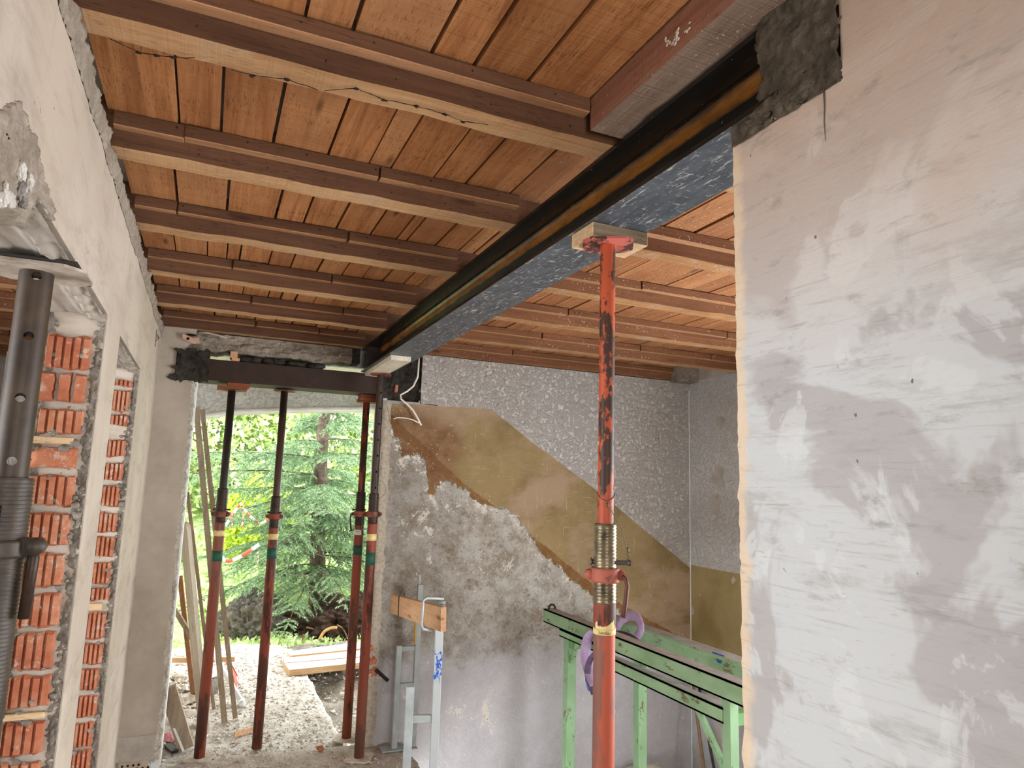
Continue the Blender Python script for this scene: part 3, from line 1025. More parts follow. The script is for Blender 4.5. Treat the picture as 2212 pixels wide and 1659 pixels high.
def ribbed_brick(x0, x1, z0, z1, y, seed, kind='rib', ribs=5):
    """hollow clay brick end: ribs run upright, broken ends ragged; the front faces -y"""
    rr = random.Random(seed)
    mb = MB()
    if kind == 'plain':
        nu, nv = 10, 8

        def fn(u, v):
            x = x0 + u * (x1 - x0) + (0.006 * fbm((v * 4, seed, 0), 3) if u < 0.05 else 0)
            z = z0 + v * (z1 - z0) + 0.006 * fbm((u * 4, seed, 3), 3) * (1 if v in (0, 1) else 0.2)
            return (x, y - 0.012 * math.sqrt(max(0, 1 - (2 * u - 1) ** 6)) * (1 if 0.02 < v < 0.98 else 0) - 0.002 * fbm((u * 6, v * 6, seed), 3), z)
        mb.grid(fn, nu, nv)
        return mb.build('brick', 'brick', wall_left, origin=((x0 + x1) / 2, y, (z0 + z1) / 2), fix=False)
    # profile across the width
    prof = []
    if kind == 'open':
        cuts = [(0.0, 0.30), (0.42, 0.66), (0.76, 1.0)]
    else:
        w = 1.0 / ribs
        cuts = [(k * w + 0.035, (k + 1) * w - 0.035) for k in range(ribs)]
    u = 0.0
    prof.append((0.0, 0.0))
    depth = 0.014 if kind == 'rib' else 0.016
    groove = 0.002 if kind == 'rib' else -0.05
    for a, b in cuts:
        if a > 0.0:
            prof += [(a - 0.02, groove)] if a - 0.02 > prof[-1][0] else []
        prof += [(a, depth), (b, depth)]
        if b < 1.0:
            prof += [(b + 0.02, groove)]
    prof.append((1.0, 0.0))
    nv = 14
    vs, fs = [], []
    n = len(prof)
    for j in range(nv + 1):
        v = j / nv
        for (pu, pd) in prof:
            edge = 0.010 * fbm((pu * 3.1, seed * 1.7, 0 if v < 0.5 else 6), 3)
            z = z0 + v * (z1 - z0) + (edge if j in (0, nv) else 0)
            wob = 0.003 * fbm((pu * 5, v * 3 + seed, 2), 3)
            if kind == 'open':
                pu2 = pu + 0.03 * fbm((v * 4, pu * 9, seed), 2) * (1 if 0 < pu < 1 else 0)
            else:
                pu2 = pu
            d = pd if 0 < j < nv else min(pd, 0.0)
            vs.append((x0 + pu2 * (x1 - x0), y - d + wob * 0.6, z))
    for j in range(nv):
        for i in range(n - 1):
            fs.append((j * n + i, j * n + i + 1, (j + 1) * n + i + 1, (j + 1) * n + i))
    mb.add(vs, fs)
    return mb.build('brick', 'brick', wall_left, origin=((x0 + x1) / 2, y, (z0 + z1) / 2), fix=False)


def colz(x, y, py, px):
    """height where the upright at (x, y) crosses picture row py"""
    d = ray(px, py)
    t = (x * d[0] + y * d[1]) / (d[0] ** 2 + d[1] ** 2)
    return EYE[2] + t * d[2]


rows1 = [(728, 796, 'rib'), (808, 870, 'open'), (885, 938, 'rib'), (967, 1011, 'plain'), (1025, 1093, 'rib'), (1107, 1179, 'rib'), (1194, 1266, 'rib'),
         (1280, 1352, 'rib'), (1363, 1443, 'rib'), (1457, 1526, 'rib'), (1555, 1627, 'rib'), (1640, 1705, 'rib')]
for k, (a, b, kd) in enumerate(rows1):
    pc = 150 - (a - 760) * 0.11
    z1, z0 = colz(-0.385, NO1, a, pc), colz(-0.385, NO1, b, pc - 8)
    dx = random.uniform(-0.006, 0.006)
    o = ribbed_brick(-0.437 + dx, -0.329 + dx * 0.5, z0, z1, NO1 - 0.008, 11 + k, kd)
    if kd == 'open': o['label'] = 'broken hollow brick with two open cells'
    if kd == 'plain': o['label'] = 'smooth brick laid on its side'
rows2 = [(821, 834), (843, 887), (897, 919), (950, 987), (999, 1039), (1050, 1094), (1107, 1150), (1157, 1203), (1213, 1260), (1268, 1296), (1322, 1378),
         (1387, 1432), (1441, 1488), (1499, 1546), (1556, 1611), (1616, 1668)]
for k, (a, b) in enumerate(rows2):
    pc = 258 - (a - 830) * 0.085
    z1, z0 = colz(-0.37, SO1, a, pc), colz(-0.37, SO1, b, pc - 4)
    ribbed_brick(-0.441, -0.325 + 0.006 * fbm((k * 1.3, 0, 0), 2), z0, z1, SO1 - 0.008, 51 + k, 'rib', 7)
for (y, pa, pb, px, x0, x1) in ((NO1, 945, 960, 135, -0.44, -0.345), (NO1, 1534, 1548, 75, -0.44, -0.335), (SO1, 1301, 1316, 215, -0.42, -0.345)):
    z1, z0 = colz(-0.38, y, pa, px), colz(-0.38, y, pb, px)
    o = MB().cbox((x0, y - 0.020, z0), (x1, y + 0.01, z1), 0.002).jitter(0.0012, 4).build('wood_sliver', 'wood_new', wall_left, origin=((x0 + x1) / 2, y, z0))

# loose blobs of mortar squeezed out beside the bricks
bl = MB()
for k in range(170):
    y = NO1 if k % 2 else SO1
    side = random.random()
    x = random.choice([random.uniform(-0.447, -0.425), random.uniform(-0.35, -0.318), random.uniform(-0.44, -0.33)])
    z = random.uniform(0.3, 1.95)
    s_ = random.uniform(0.004, 0.011)
    b_ = blob((x, y - 0.014, z), (s_ * 1.4, s_, s_ * 1.2), k, 1, 0.5)
    bl.smooth = True
    bl.add(b_.v, b_.f)
tag(bl.build('mortar_lumps', 'mortar', wall_left), kind='stuff')

# broken patch above the near opening: torn render with a plug of white and grey filler
def patch(u, v):
    y = 1.00 + u * 0.51
    zlow = HEAD - 0.075 * min(1, max(0, (1.33 - y) / 0.05)) + 0.006 * fbm((y * 30, 2, 2), 3)
    z = 1.93 + v * 0.25
    a = fbm((y * 9, z * 9, 3), 4)
    back = 0.0
    if z < zlow:
        back = min(0.10, (zlow - z) * 3)
        z = zlow + 0.3 * (z - zlow)
    zt = 2.135 + 0.010 * a - max(0.0, y - 1.27) * 0.29 - max(0.0, 1.17 - y) * 0.55
    lim = z < zt and y < 1.462 + 0.010 * a
    return (XL - back + (0.0045 + 0.006 * fbm((y * 40, z * 40, 7), 4) if lim else -0.008), y, z)


strip('torn_render', 'plaster_edge', wall_left, patch, 120, 80)
lp = thing('filler_plug', 'white and grey lump of filler in the torn render above near left doorway', 'filler', (XL, 1.235, 2.10))
for k, (px, py, sx, sz, mt) in enumerate([(46, 370, .009, .020, 'foam_white'), (44, 405, .009, .024, 'foam_grey'), (22, 432, .020, .014, 'foam_white'), (10, 422, .012, .020, 'foam_white'),
                                          (62, 395, .005, .018, 'foam_white'), (50, 438, .010, .010, 'foam_grey')]):
    p = atX(XL + 0.008, px, py)
    b_ = blob((0, 0, 0), (0.006, sx * 0.9, sz * 0.8), k + 3, 4, 0.5, 2.0)
    o = b_.build('grey_filler' if 'grey' in mt else 'white_filler', mt, lp)
    o.location = p - lp.location
# deep crevices beside it and the pencil mark at the far end
cr = MB()
for pts in ([(0, 262), (12, 290), (22, 305)], [(57, 250), (59, 268), (58, 285), (62, 300)], [(45, 250), (44, 262)], [(37, 348), (34, 362), (31, 376)], [(26, 405), (24, 420)]):
    cr.tube([atX(XL + 0.001, *p) for p in pts], [0.0012] + [0.0030] * (len(pts) - 2) + [0.0012], 6)
cr.build('crevice', 'hole', wall_left)
pm = MB()
for pts in ([(338, 712), (337, 730), (335, 749)], [(337, 722), (342, 726), (342, 732), (337, 736)], [(339, 728), (344, 730)]):
    pm.tube([atX(XL + 0.001, *p) for p in pts], 0.0022, 5)
pm.build('pencil_mark', 'pencil', wall_left)

# ------------------------------------------------------------------ side room beyond the left wall
sr = MB()
sr.box((-3.2, 6.55, -0.1), (-0.45, 6.8, 2.62))
sr.box((-3.2, -2.6, -0.1), (-2.95, 0.3, 2.62)); sr.box((-3.2, 2.9, -0.1), (-2.95, 6.6, 2.62))
sr.box((-3.2, 0.3, -0.1), (-2.95, 2.9, 0.6)); sr.box((-3.2, 0.3, 2.1), (-2.95, 2.9, 2.62))
sr.box((-3.2, -2.8, -0.1), (-0.45, -2.6, 2.62))
side_room = sr.build('wall_side_room', 'plaster_left')
tag(side_room, 'pale plastered wall of the room seen through the left doorway', 'wall', kind='structure')
MB().box((-2.94, 6.52, 2.12), (-0.46, 6.56, 2.455)).build('concrete_band', 'concrete_board', side_room)

# ------------------------------------------------------------------ back wall with the garden opening
XO0, XO1 = -0.115, 1.025          # opening edges
bw = MB()
bw.box((XL - 0.02, YB + 0.004, -0.6), (XO0 - 0.02, YB2, 2.33))                 # left stub
bw.box((XO1 + 0.02, YB + 0.03, -0.6), (1.272, YB2, 2.125))                     # under the bearing
bw.box((1.272, YB + 0.03, -0.6), (3.75, YB2, 2.62))
bw.box((XL - 0.02, YB2 - 0.06, 2.352), (1.28, YB2, 2.62))                      # outer skin over the lintel
wall_back = bw.build('wall_back', 'stucco_porch')
tag(wall_back, 'back wall with bare render, olive dado stripe and opening to the garden', 'wall', kind='structure')

UP = [(1.0, 2.105), (1.27, 2.113), (1.781, 2.122), (2.108, 1.907), (2.645, 1.578), (3.6, 0.93)]
LO = [(0.9, 2.16), (1.097, 2.022), (1.597, 1.616), (2.31, 1.130), (2.70, 0.850), (3.6, 0.40)]
PEEL = [atY(YB, *p) for p in ((845, 905), (852, 940), (868, 985), (905, 985), (920, 1010), (928, 1070), (950, 1045), (985, 1042), (1020, 1070), (1045, 1095), (1095, 1100), (1130, 1130),
                              (1150, 1165), (1175, 1195), (1205, 1215), (1235, 1250), (1290, 1290), (1400, 1370), (1500, 1425))]
PEEL = [(p.x, p.z) for p in PEEL]


def above(poly, x, z):
    """signed height above a polyline, measured roughly across it"""
    for (x0, z0), (x1, z1) in zip(poly[:-1], poly[1:]):
        if x <= x1 or (x1, z1) == poly[-1]:
            s_ = (z1 - z0) / (x1 - x0) if abs(x1 - x0) > 1e-6 else 0
            return (z - (z0 + s_ * (x - x0))) / math.sqrt(1 + min(s_ * s_, 4))
    return 0


def wall_sheet(name, x0, x1, z0, z1, step, y, hole=None, edge=None):
    nu, nv = int((x1 - x0) / step), int((z1 - z0) / step)
    vs, fs, cols = [], [], []
    for j in range(nv + 1):
        for i in range(nu + 1):
            x, z = x0 + (x1 - x0) * i / nu, z0 + (z1 - z0) * j / nv
            dy = 0.004 * fbm((x * 5, z * 5, 1), 3) + 0.0025 * fbm((x * 22, z * 22, 4), 3)
            if edge and i == 0:
                x += 0.012 * fbm((z * 18, 2, 0), 4)
                dy += 0.012
            vs.append((x, y + dy, z))
            cols.append((0.5 + above(UP, x, z) / 2, 0.5 + above(LO, x, z) / 2, 0.5 - above(PEEL, x, z) / 2, 1))
    for j in range(nv):
        for i in range(nu):
            a = j * (nu + 1) + i
            xc, zc = x0 + (x1 - x0) * (i + .5) / nu, z0 + (z1 - z0) * (j + .5) / nv
            if hole and hole(xc, zc):
                continue
            fs.append((a, a + 1, a + nu + 2, a + nu + 1))
    mb = MB(); mb.smooth = True
    mb.add(vs, fs)
    o = mb.build(name, 'back_wall', wall_back, fix=False)
    at = o.data.color_attributes.new('zone', 'FLOAT_COLOR', 'POINT')
    at.data.foreach_set('color', np.array(cols, dtype=np.float32).ravel())
    bc = [(atY(YB, *p), r_) for p, r_ in (((905, 950), .17), ((935, 1010), .12), ((870, 920), .12), ((960, 960), .12))]
    rc = [(atY(YB, *p), r_) for p, r_ in (((905, 1115), .055), ((870, 1130), .05), ((955, 1105), .05), ((930, 1150), .04), ((1025, 1130), .05), ((1040, 1090), .035), ((1150, 1260), .045), ((1010, 1215), .04), ((870, 1000), .05),
                                              ((1180, 1290), .05), ((1240, 1285), .04), ((1095, 1215), .04), ((935, 1205), .03), ((848, 1465), .06), ((905, 1500), .05), ((1040, 1545), .07), ((985, 1530), .05))]
    tone = []
    for v in o.data.vertices:
        x, z = v.co.x, v.co.z
        b_ = max(math.exp(-((x - p.x) ** 2 + (z - p.z) ** 2) / (2 * r_ * r_)) for p, r_ in bc)
        q_ = max(math.exp(-((x - p.x) ** 2 + (z - p.z) ** 2) / (2 * r_ * r_)) for p, r_ in rc)
        tone.append((b_, q_ * 0.9, min(1, max(0, 0.5 + (1.085 - x) * 6)), 1))
    at = o.data.color_attributes.new('tone', 'FLOAT_COLOR', 'POINT')
    at.data.foreach_set('color', np.array(tone, dtype=np.float32).ravel())
    return o


wall_sheet('render', XO1, 3.50, -0.6, 2.452, 0.0125, YB, hole=lambda x, z: x < 1.270 + 0.004 * fbm((z * 20, 0, 0), 2) and z > 2.128 + 0.012 * fbm((x * 25, 1, 0), 3), edge=True)


# the stub of wall left of the opening: smooth render with a torn edge, grey foot and a perforated brick under it
def stub(u, v):
    z = 0.18 + v * 2.28
    x1 = XO0 + 0.012 * fbm((z * 9, 3, 0), 4) - (0.085 * max(0, 1 - abs(z - 2.26) / 0.12) ** 0.5 if z > 2.14 else 0)
    return (XL + u * (x1 - XL), YB + 0.004 * fbm((u * 3, z * 3, 8), 2) * u, z)


o = strip('render', 'plaster_stub', wall_back, stub, 16, 150)
strip('grey_foot', 'concrete_board', wall_back, lambda u, v: (XL + u * (XO0 - 0.008 - XL), YB - 0.006 + 0.003 * fbm((u * 9, v * 5, 0), 2), 0.075 + v * 0.125), 12, 8)
pb = MB().cbox((XL + 0.01, YB - 0.012, -0.05), (XO0 - 0.03, YB + 0.02, 0.075), 0.003).build('brick', plain('pale_perforated_brick', '#b5a692', 0.9, var='#a08f7c'), wall_back)
hb = MB()
for k in range(22):
    px_, pz_ = XL + 0.025 + (k % 6) * 0.026, 0.0 + (k // 6) * 0.019
    hb.tube([(px_ + 0.006 * (k // 6 % 2), YB - 0.0135, pz_), (px_ + 0.006 * (k // 6 % 2), YB - 0.010, pz_)], 0.006, 8)
ho = hb.build('perforation', 'hole', None)
ho.parent = pb


def torn_edge(u, v):
    z = 0.05 + v * 2.12
    n = fbm((u * 5, z * 28, 3), 4)
    n2 = fbm((u * 14, z * 80, 3), 3)
    return (XO0 - 0.012 + 0.030 * u + 0.013 * n + 0.004 * n2, YB + 0.004 + 0.05 * u + 0.006 * n2, z)


strip('torn_edge', rough_mineral('torn_render_edge', '#8d8273', '#bbb1a2', '#dcd5c9', 60, 1.0, 0.01), wall_back, torn_edge, 10, 380)
fr = MB()
fr.box((XO0 - 0.02, YB + 0.055, 0.0), (XO0 + 0.024, YB + 0.09, 2.165)); fr.box((XO0 - 0.02, YB + 0.10, 0.0), (XO0 + 0.028, YB2 + 0.01, 2.165))
fr.build('white_reveal', 'white_paint', wall_back)
MB().box((XO1 + 0.002, YB + 0.02, -0.5), (XO1 + 0.03, YB2 + 0.01, 2.14)).build('white_reveal', 'white_paint', wall_back)
# a stub of broken brick and conduit low on the torn right edge
for px, py, s_ in ((806, 1428, .026), (806, 1450, .024), (801, 1400, .018)):
    p = atY(YB + 0.006, px, py)
    b_ = blob((0, 0, 0), (s_, 0.012, s_ * 1.2), int(px + py), 4, 0.5, 2.0)
    o = b_.build('brick', 'chip_red', wall_back); o.location = p
MB().tube([atY(YB - 0.008, 812, 1447), atY(YB - 0.008, 838, 1470)], 0.011, 10).build('conduit', 'thread_dark', wall_back)
cut = MB()
cut.tube([atY(YB - 0.001, 908, 775), atY(YB - 0.001, 908, 872), atY(YB - 0.001, 945, 876)], 0.0025, 5)
cut.build('saw_cut', 'hole', wall_back)

# concrete ring beam remains above the lintel
def ring(u, v):
    x = XO0 - 0.06 + u * 0.985
    k = v
    n = fbm((x * 7, k * 3, 2), 4)
    n2 = fbm((x * 30, k * 8, 6), 4)
    if k < 0.72:
        z = 2.452 - (k / 0.72) * (0.105 + 0.020 * fbm((x * 6, 1, 9), 3))
        y = YB + 0.035 + 0.016 * n + 0.006 * n2
    else:
        z = 2.452 - (0.105 + 0.020 * fbm((x * 6, 1, 9), 3)) - 0.006 * n2
        y = YB + 0.035 + (k - 0.72) / 0.28 * 0.19 + 0.005 * n2
    return (x, y, z)


strip('ring_beam', 'concrete_rough', wall_back, ring, 260, 44)
MB().box((XO0 - 0.08, YB + 0.07, 2.36), (0.87, YB2 - 0.06, 2.46)).build('ring_core', 'mortar_black', wall_back)
mq = MB()
for k in range(26):
    x = random.uniform(0.16, 0.64)
    b_ = blob((x, YB + random.uniform(0.05, 0.16), 2.318), (random.uniform(.03, .06), 0.04, random.uniform(.016, .026)), k, 2, 0.35)
    mq.smooth = True; mq.add(b_.v, b_.f)
mq.build('packing_mortar', 'mortar_black', wall_back)
# dark mortar pockets at both bearings
def pocket(x0, x1, z0, z1, seed, depth, ragged):
    def fn(u, v):
        z = z0 + v * (z1 - z0)
        x = x0 + u * (x1 - x0)
        e = ragged * fbm((z * 22, seed, 0), 3)
        return (x + e * (1 - abs(2 * u - 1)) * 0 + (e if u < 0.02 else 0), YB + depth + 0.012 * fbm((x * 26, z * 26, seed), 4), z + (0.010 if depth > 0 else 0.035) * fbm((x * 20, seed, 2), 3) * (1 if v in (0, 1) else 0))
    return fn


strip('bearing_mortar', 'mortar_black', wall_back, pocket(-0.215, -0.03, 2.145, 2.335, 3, -0.016, 0.07), 34, 34)
strip('bearing_mortar', 'mortar_black', wall_back, pocket(0.99, 1.285, 2.08, 2.44, 6, 0.026, 0.0), 60, 60)
o = MB().cbox((1.10, YB + 0.008, 2.185), (1.118, YB + 0.03, 2.235), 0.003).jitter(0.002, 2).build('brick_chip', 'chip_red', wall_back)

# ------------------------------------------------------------------ stairwell side wall
sw = MB()
def side_sheet(u, v):
    y = 2.55 + u * 1.89
    z = -0.6 + v * 3.06
    return (3.485 + 0.004 * fbm((y * 5, z * 5, 3), 3), y, z)


def side_mat():
    g = G('side_wall_render', 0.9, spec=0.14)
    c = g.co()
    x, y, z = g.xyz()
    n = g.noise(c, 24, 5, 0.6, 1.4)
    f = g.noise(c, 50, 4, 0.65)
    up = g.mix(g.step(f, 0.62, 0.7), '#c2bfbc', '#96918b')
    ol = g.mix(g.step(g.noise(c, 3, 4, 0.6), 0.4, 0.65), '#a28f66', '#8f7b50')
    lo = g.mix(g.step(g.noise(c, 4, 5, 0.7), 0.4, 0.62), '#b9b7b8', '#9f9b98')
    zz = g.m('ADD', z, g.m('MULTIPLY', g.m('SUBTRACT', f, 0.5), 0.012))
    z2 = g.m('ADD', z, g.m('MULTIPLY', g.m('SUBTRACT', g.noise(c, 9, 5, 0.7), 0.5), 0.10))
    col = g.mix(g.step(z2, 0.47, 0.475), lo, ol)
    iu = g.step(zz, 1.030, 1.033)
    col = g.mix(iu, col, up)
    return g.out(col, g.bump(g.m('ADD', g.m('MULTIPLY', iu, g.step(n, 0.48, 0.62)), g.m('MULTIPLY', f, 0.4)), 0.6, 0.012))


M['side_wall'] = side_mat()
wall_side = MB().grid(side_sheet, 90, 120).build('wall_right_stairwell', 'side_wall', fix=False)
tag(wall_side, 'far right stairwell wall with pale textured render above an olive band', 'wall', kind='structure')
MB().box((3.487, 2.5, -0.6), (3.75, 4.5, 2.62)).box((3.487, -0.8, -0.6), (3.75, 0.2, 2.62)).box((3.487, 0.2, -0.6), (3.75, 2.5, 0.35)).box((3.487, 0.2, 1.95), (3.75, 2.5, 2.62)).build('masonry', 'concrete_board', wall_side)
cl = MB().tube([(3.482, YB - 0.003, -0.6 + k * 0.05) for k in range(61)], [0.004 + 0.002 * fbm((k, 0, 0), 2) for k in range(61)], 6).build('corner_seam', 'white_paint', wall_side)
MB().box((3.30, 4.30, 2.44), (3.486, YB, 2.56)).build('corner_block', 'concrete_rough', wall_side)
# near wall of the stairwell with its window opening
nw = MB()
nw.box((1.06, -1.0, -0.6), (3.75, -0.85, 2.62))
tag(nw.build('wall_near_stairwell', 'plaster_left'), 'plain near wall of the stairwell', 'wall', kind='structure')

# ------------------------------------------------------------------ right wall (beside the camera) with its broken end
def right_sheet(u, v):
    y = 0.972 - u * 3.57
    z = -0.1 + v * 2.70
    lim = 2.262 + 0.10 * 0
    if u < 1e-6:
        y += 0.006 * fbm((z * 16, 1, 0), 4) + 0.004 * fbm((z * 60, 1, 0), 2) - 0.012 * max(0, (z - 2.2) / 0.1 if z > 2.2 else 0)
    return (XR - 0.0015 * fbm((y * 6, z * 6, 0), 3), y, z)


RW = MB()
nu, nv = 300, 230
vs = [right_sheet((i / nu) ** 1.6, j / nv) for j in range(nv + 1) for i in range(nu + 1)]
fs = []
for j in range(nv):
    for i in range(nu):
        a = j * (nu + 1) + i
        yc, zc = vs[a][1], vs[a][2]
        if yc > 0.73 + 0.012 * fbm((zc * 14, 3, 3), 3) and zc > 2.258 + 0.02 * (0.95 - yc) * 0 + 0.008 * fbm((yc * 24, 1, 3), 3):
            continue
        fs.append((a, a + 1, a + nu + 2, a + nu + 1))
RW.smooth = True
RW.add(vs, fs)
wall_right = RW.build('wall_right', 'plaster_right', fix=False)
tag(wall_right, 'skim-coated grey and cream wall on the right with filler smears', 'wall', kind='structure')
MB().box((XR + 0.004, -2.6, -0.1), (XR2, 0.965, 2.25)).build('masonry', 'mortar', wall_right)
MB().box((XR + 0.004, -2.6, 2.25), (XR2, 0.72, 2.62)).build('masonry', 'mortar', wall_right)
# dark mortar packed round the end of the steel beam
def bearing(u, v):
    y = 0.975 - u * 0.255
    z = 2.252 + v * 0.36
    n = fbm((y * 20, z * 20, 2), 4)
    n2 = fbm((y * 70, z * 70, 5), 3)
    x = XR - 0.004 - 0.008 * n - 0.003 * n2
    # free edge over the beam runs back from the flange
    lim = 0.90 + 0.012 * fbm((z * 26, 0, 7), 3) + max(0.0, (2.315 - z)) * 0.9
    if y > lim and z > 2.296:
        x = XR + 0.11
    if y > 0.965 - max(0, 0.03 - (z - 2.252)) * 0.4 and z <= 2.296:
        y = min(y, 0.968)
    z2 = z - 0.006 * n if v < 0.02 else z
    return (x, y, z2)


strip('bearing_mortar', 'mortar_dark', wall_right, bearing, 90, 110)
MB().box((XR + 0.006, 0.70, 2.2), (XR2, 0.90, 2.6)).build('bearing_core', 'mortar_dark', wall_right)
fl_ = MB()
for k in range(40):
    p = atX(XR - 0.002, 1590 + random.uniform(-6, 50), 0)
    y = random.uniform(0.77, 0.965)
    z = 2.262 + random.uniform(-0.008, 0.018) + (0.01 if y > 0.9 else 0)
    s_ = random.uniform(0.003, 0.009)
    b_ = blob((XR - 0.004, y, z), (s_, s_ * 1.5, s_), k, 1, 0.5)
    fl_.smooth = True; fl_.add(b_.v, b_.f)
tag(fl_.build('mortar_lumps', 'mortar_dark', wall_right), kind='stuff')
ck = MB().tube([atX(XR - 0.0012, 1779, 190), atX(XR - 0.0012, 1781, 230), atX(XR - 0.0012, 1780, 262), atX(XR - 0.0012, 1783, 305)], [0.0016, 0.001, 0.0008, 0.0004], 6)
ck.build('crack', 'pencil', wall_right)
# hall end behind the camera
he = MB()
he.box((XLB, -2.8, -0.1), (XR2, -2.6, 0.3)); he.box((XLB, -2.8, 2.1), (XR2, -2.6, 2.62)); he.box((XLB, -2.8, 0.3), (-0.2, -2.6, 2.1)); he.box((0.78, -2.8, 0.3), (XR2, -2.6, 2.1))
tag(he.build('wall_near', 'plaster_left'), 'end wall of the hall with its window opening', 'wall', kind='structure')

# ------------------------------------------------------------------ floors and ground
def floor_z(x, y):
    return 0.010 * fbm((x * 3, y * 3, 0), 3) + 0.007 * fbm((x * 16, y * 16, 2), 4)


def heightfield(name, x0, x1, y0, y1, step, zf, mat, thick=0.12, xr=None, kind='structure', parent=None):
    nu, nv = int((x1 - x0) / step), int((y1 - y0) / step)
    mb = MB(); mb.smooth = True
    vs, fs = [], []
    for j in range(nv + 1):
        for i in range(nu + 1):
            y = y0 + (y1 - y0) * j / nv
            xe = x1 if xr is None else xr(y)
            x = x0 + (xe - x0) * i / nu
            vs.append((x, y, zf(x, y)))
    for j in range(nv):
        for i in range(nu):
            a = j * (nu + 1) + i
            fs.append((a, a + 1, a + nu + 2, a + nu + 1))
    n0 = len(vs)
    rim = [j * (nu + 1) + nu for j in range(nv + 1)]
    for k, idx in enumerate(rim):
        x, y, z = vs[idx]
        vs.append((x + 0.02 * fbm((y * 9, 5, 0), 3) - 0.01, y, z - thick * 0.5)); vs.append((x - 0.015, y, z - thick))
    for k in range(nv):
        a, b = rim[k], rim[k + 1]
        c, d = n0 + 2 * k, n0 + 2 * k + 2
        fs += [(a, c, d, b), (c, c + 1, d + 1, d)]
    back = [nv * (nu + 1) + i for i in range(nu + 1)]
    m0 = len(vs)
    for idx in back:
        x, y, z = vs[idx]
        vs.append((x, y - 0.01, z - thick))
    for k in range(nu):
        fs.append((back[k], back[k + 1], m0 + k + 1, m0 + k))
    mb.add(vs, fs)
    o = mb.build(name, mat, parent, fix=False)
    o['kind'] = kind
    return o


fl = heightfield('floor', -0.46, 1.27, -2.7, YB + 0.06, 0.016, floor_z, 'floor_in', 0.2,
                 lambda y: 1.255 + 0.012 * fbm((y * 6, 0, 0), 3))
tag(fl, 'dusty bare concrete floor strewn with rubble', 'floor')
MB().box((-3.1, -2.7, -0.12), (-0.45, 6.6, -0.005)).build('side_room_floor', 'floor_in', fl)
MB().box((1.2, -1.0, -0.62), (3.5, YB + 0.1, -0.45)).build('stairwell_floor', 'floor_in', fl)
slab = heightfield('porch_slab', -0.9, 0.95, YB + 0.03, 7.45, 0.016, lambda x, y: floor_z(x, y) + 0.006 * fbm((x * 6, y * 6, 8), 3) - 0.01 + 0.05 * max(0, 1 - abs(x + 0.05) / 0.25) * max(0, 1 - abs(y - 5.15) / 0.5), 'slab_out', 0.35,
                   lambda y: 0.925 + 0.018 * fbm((y * 5, 1, 0), 4) + (0.0 if y < 6.9 else -0.25 * ((y - 6.9) / 0.55) ** 2))
tag(slab, 'pale dusty concrete porch slab with a broken edge', 'slab')
# grey earth in the pit beside the slab, and the garden behind
pit = heightfield('ground_pit', 0.7, 2.6, YB2 - 0.15, 7.6, 0.03, lambda x, y: -0.40 + 0.30 * min(1, max(0, (y - 4.9) / 1.6)) + 0.05 * fbm((x * 3, y * 3, 2), 4) + 0.02 * fbm((x * 12, y * 12, 5), 3), 'earth', 0.1)
tag(pit, 'grey earth pit between the porch slab and house wall', 'ground')


def garden_z(x, y):
    z = -0.10 + 0.02 * fbm((x * 2, y * 2, 1), 3)
    if y > 8.2:
        z += (y - 8.2) * 0.30
    if x < 0.7:
        z += 0.0
    return z


gd = heightfield('ground_garden', -6, 9, 7.3, 15.5, 0.12, garden_z, 'grass_ground', 0.1)
tag(gd, 'sloping garden ground with pale green grass', 'ground')
tag(MB().box((-7, 4.7, -0.7), (9, 16, -0.62)).build('ground_base', 'earth'), 'grey earth under the garden', 'ground', kind='structure')
gl = heightfield('ground_strip', -2.2, -0.29, 6.6, 7.4, 0.05, lambda x, y: -0.05, 'earth', 0.1)
tag(gl, 'earth strip at the house corner', 'ground')

# rubble chips (uncountable)
def chips(name, n, fx, fy, zf, mat, smin, smax, par, seed):
    rr = random.Random(seed)
    mb = MB()
    for k in range(n):
        x, y = fx(rr), fy(rr)
        s_ = smin + (smax - smin) * rr.random() ** 3
        z = zf(x, y)
        vs = []
        for q in ((1, 0, 0), (-1, 0, 0), (0, 1, 0), (0, -1, 0), (0, 0, 0.8), (0, 0, -0.5)):
            vs.append(((q[0] + rr.uniform(-.45, .45)) * s_, (q[1] + rr.uniform(-.45, .45)) * s_, (q[2] + rr.uniform(-.3, .3)) * s_ * 0.75))
        a = rr.uniform(0, 2 * PI)
        ca, sa = math.cos(a), math.sin(a)
        vs = [(x + v[0] * ca - v[1] * sa, y + v[0] * sa + v[1] * ca, z + s_ * 0.25 + v[2]) for v in vs]
        mb.add(vs, [(0, 2, 4), (2, 1, 4), (1, 3, 4), (3, 0, 4), (2, 0, 5), (1, 2, 5), (3, 1, 5), (0, 3, 5)])
    o = mb.build(name, mat, par)
    return tag(o, kind='stuff')


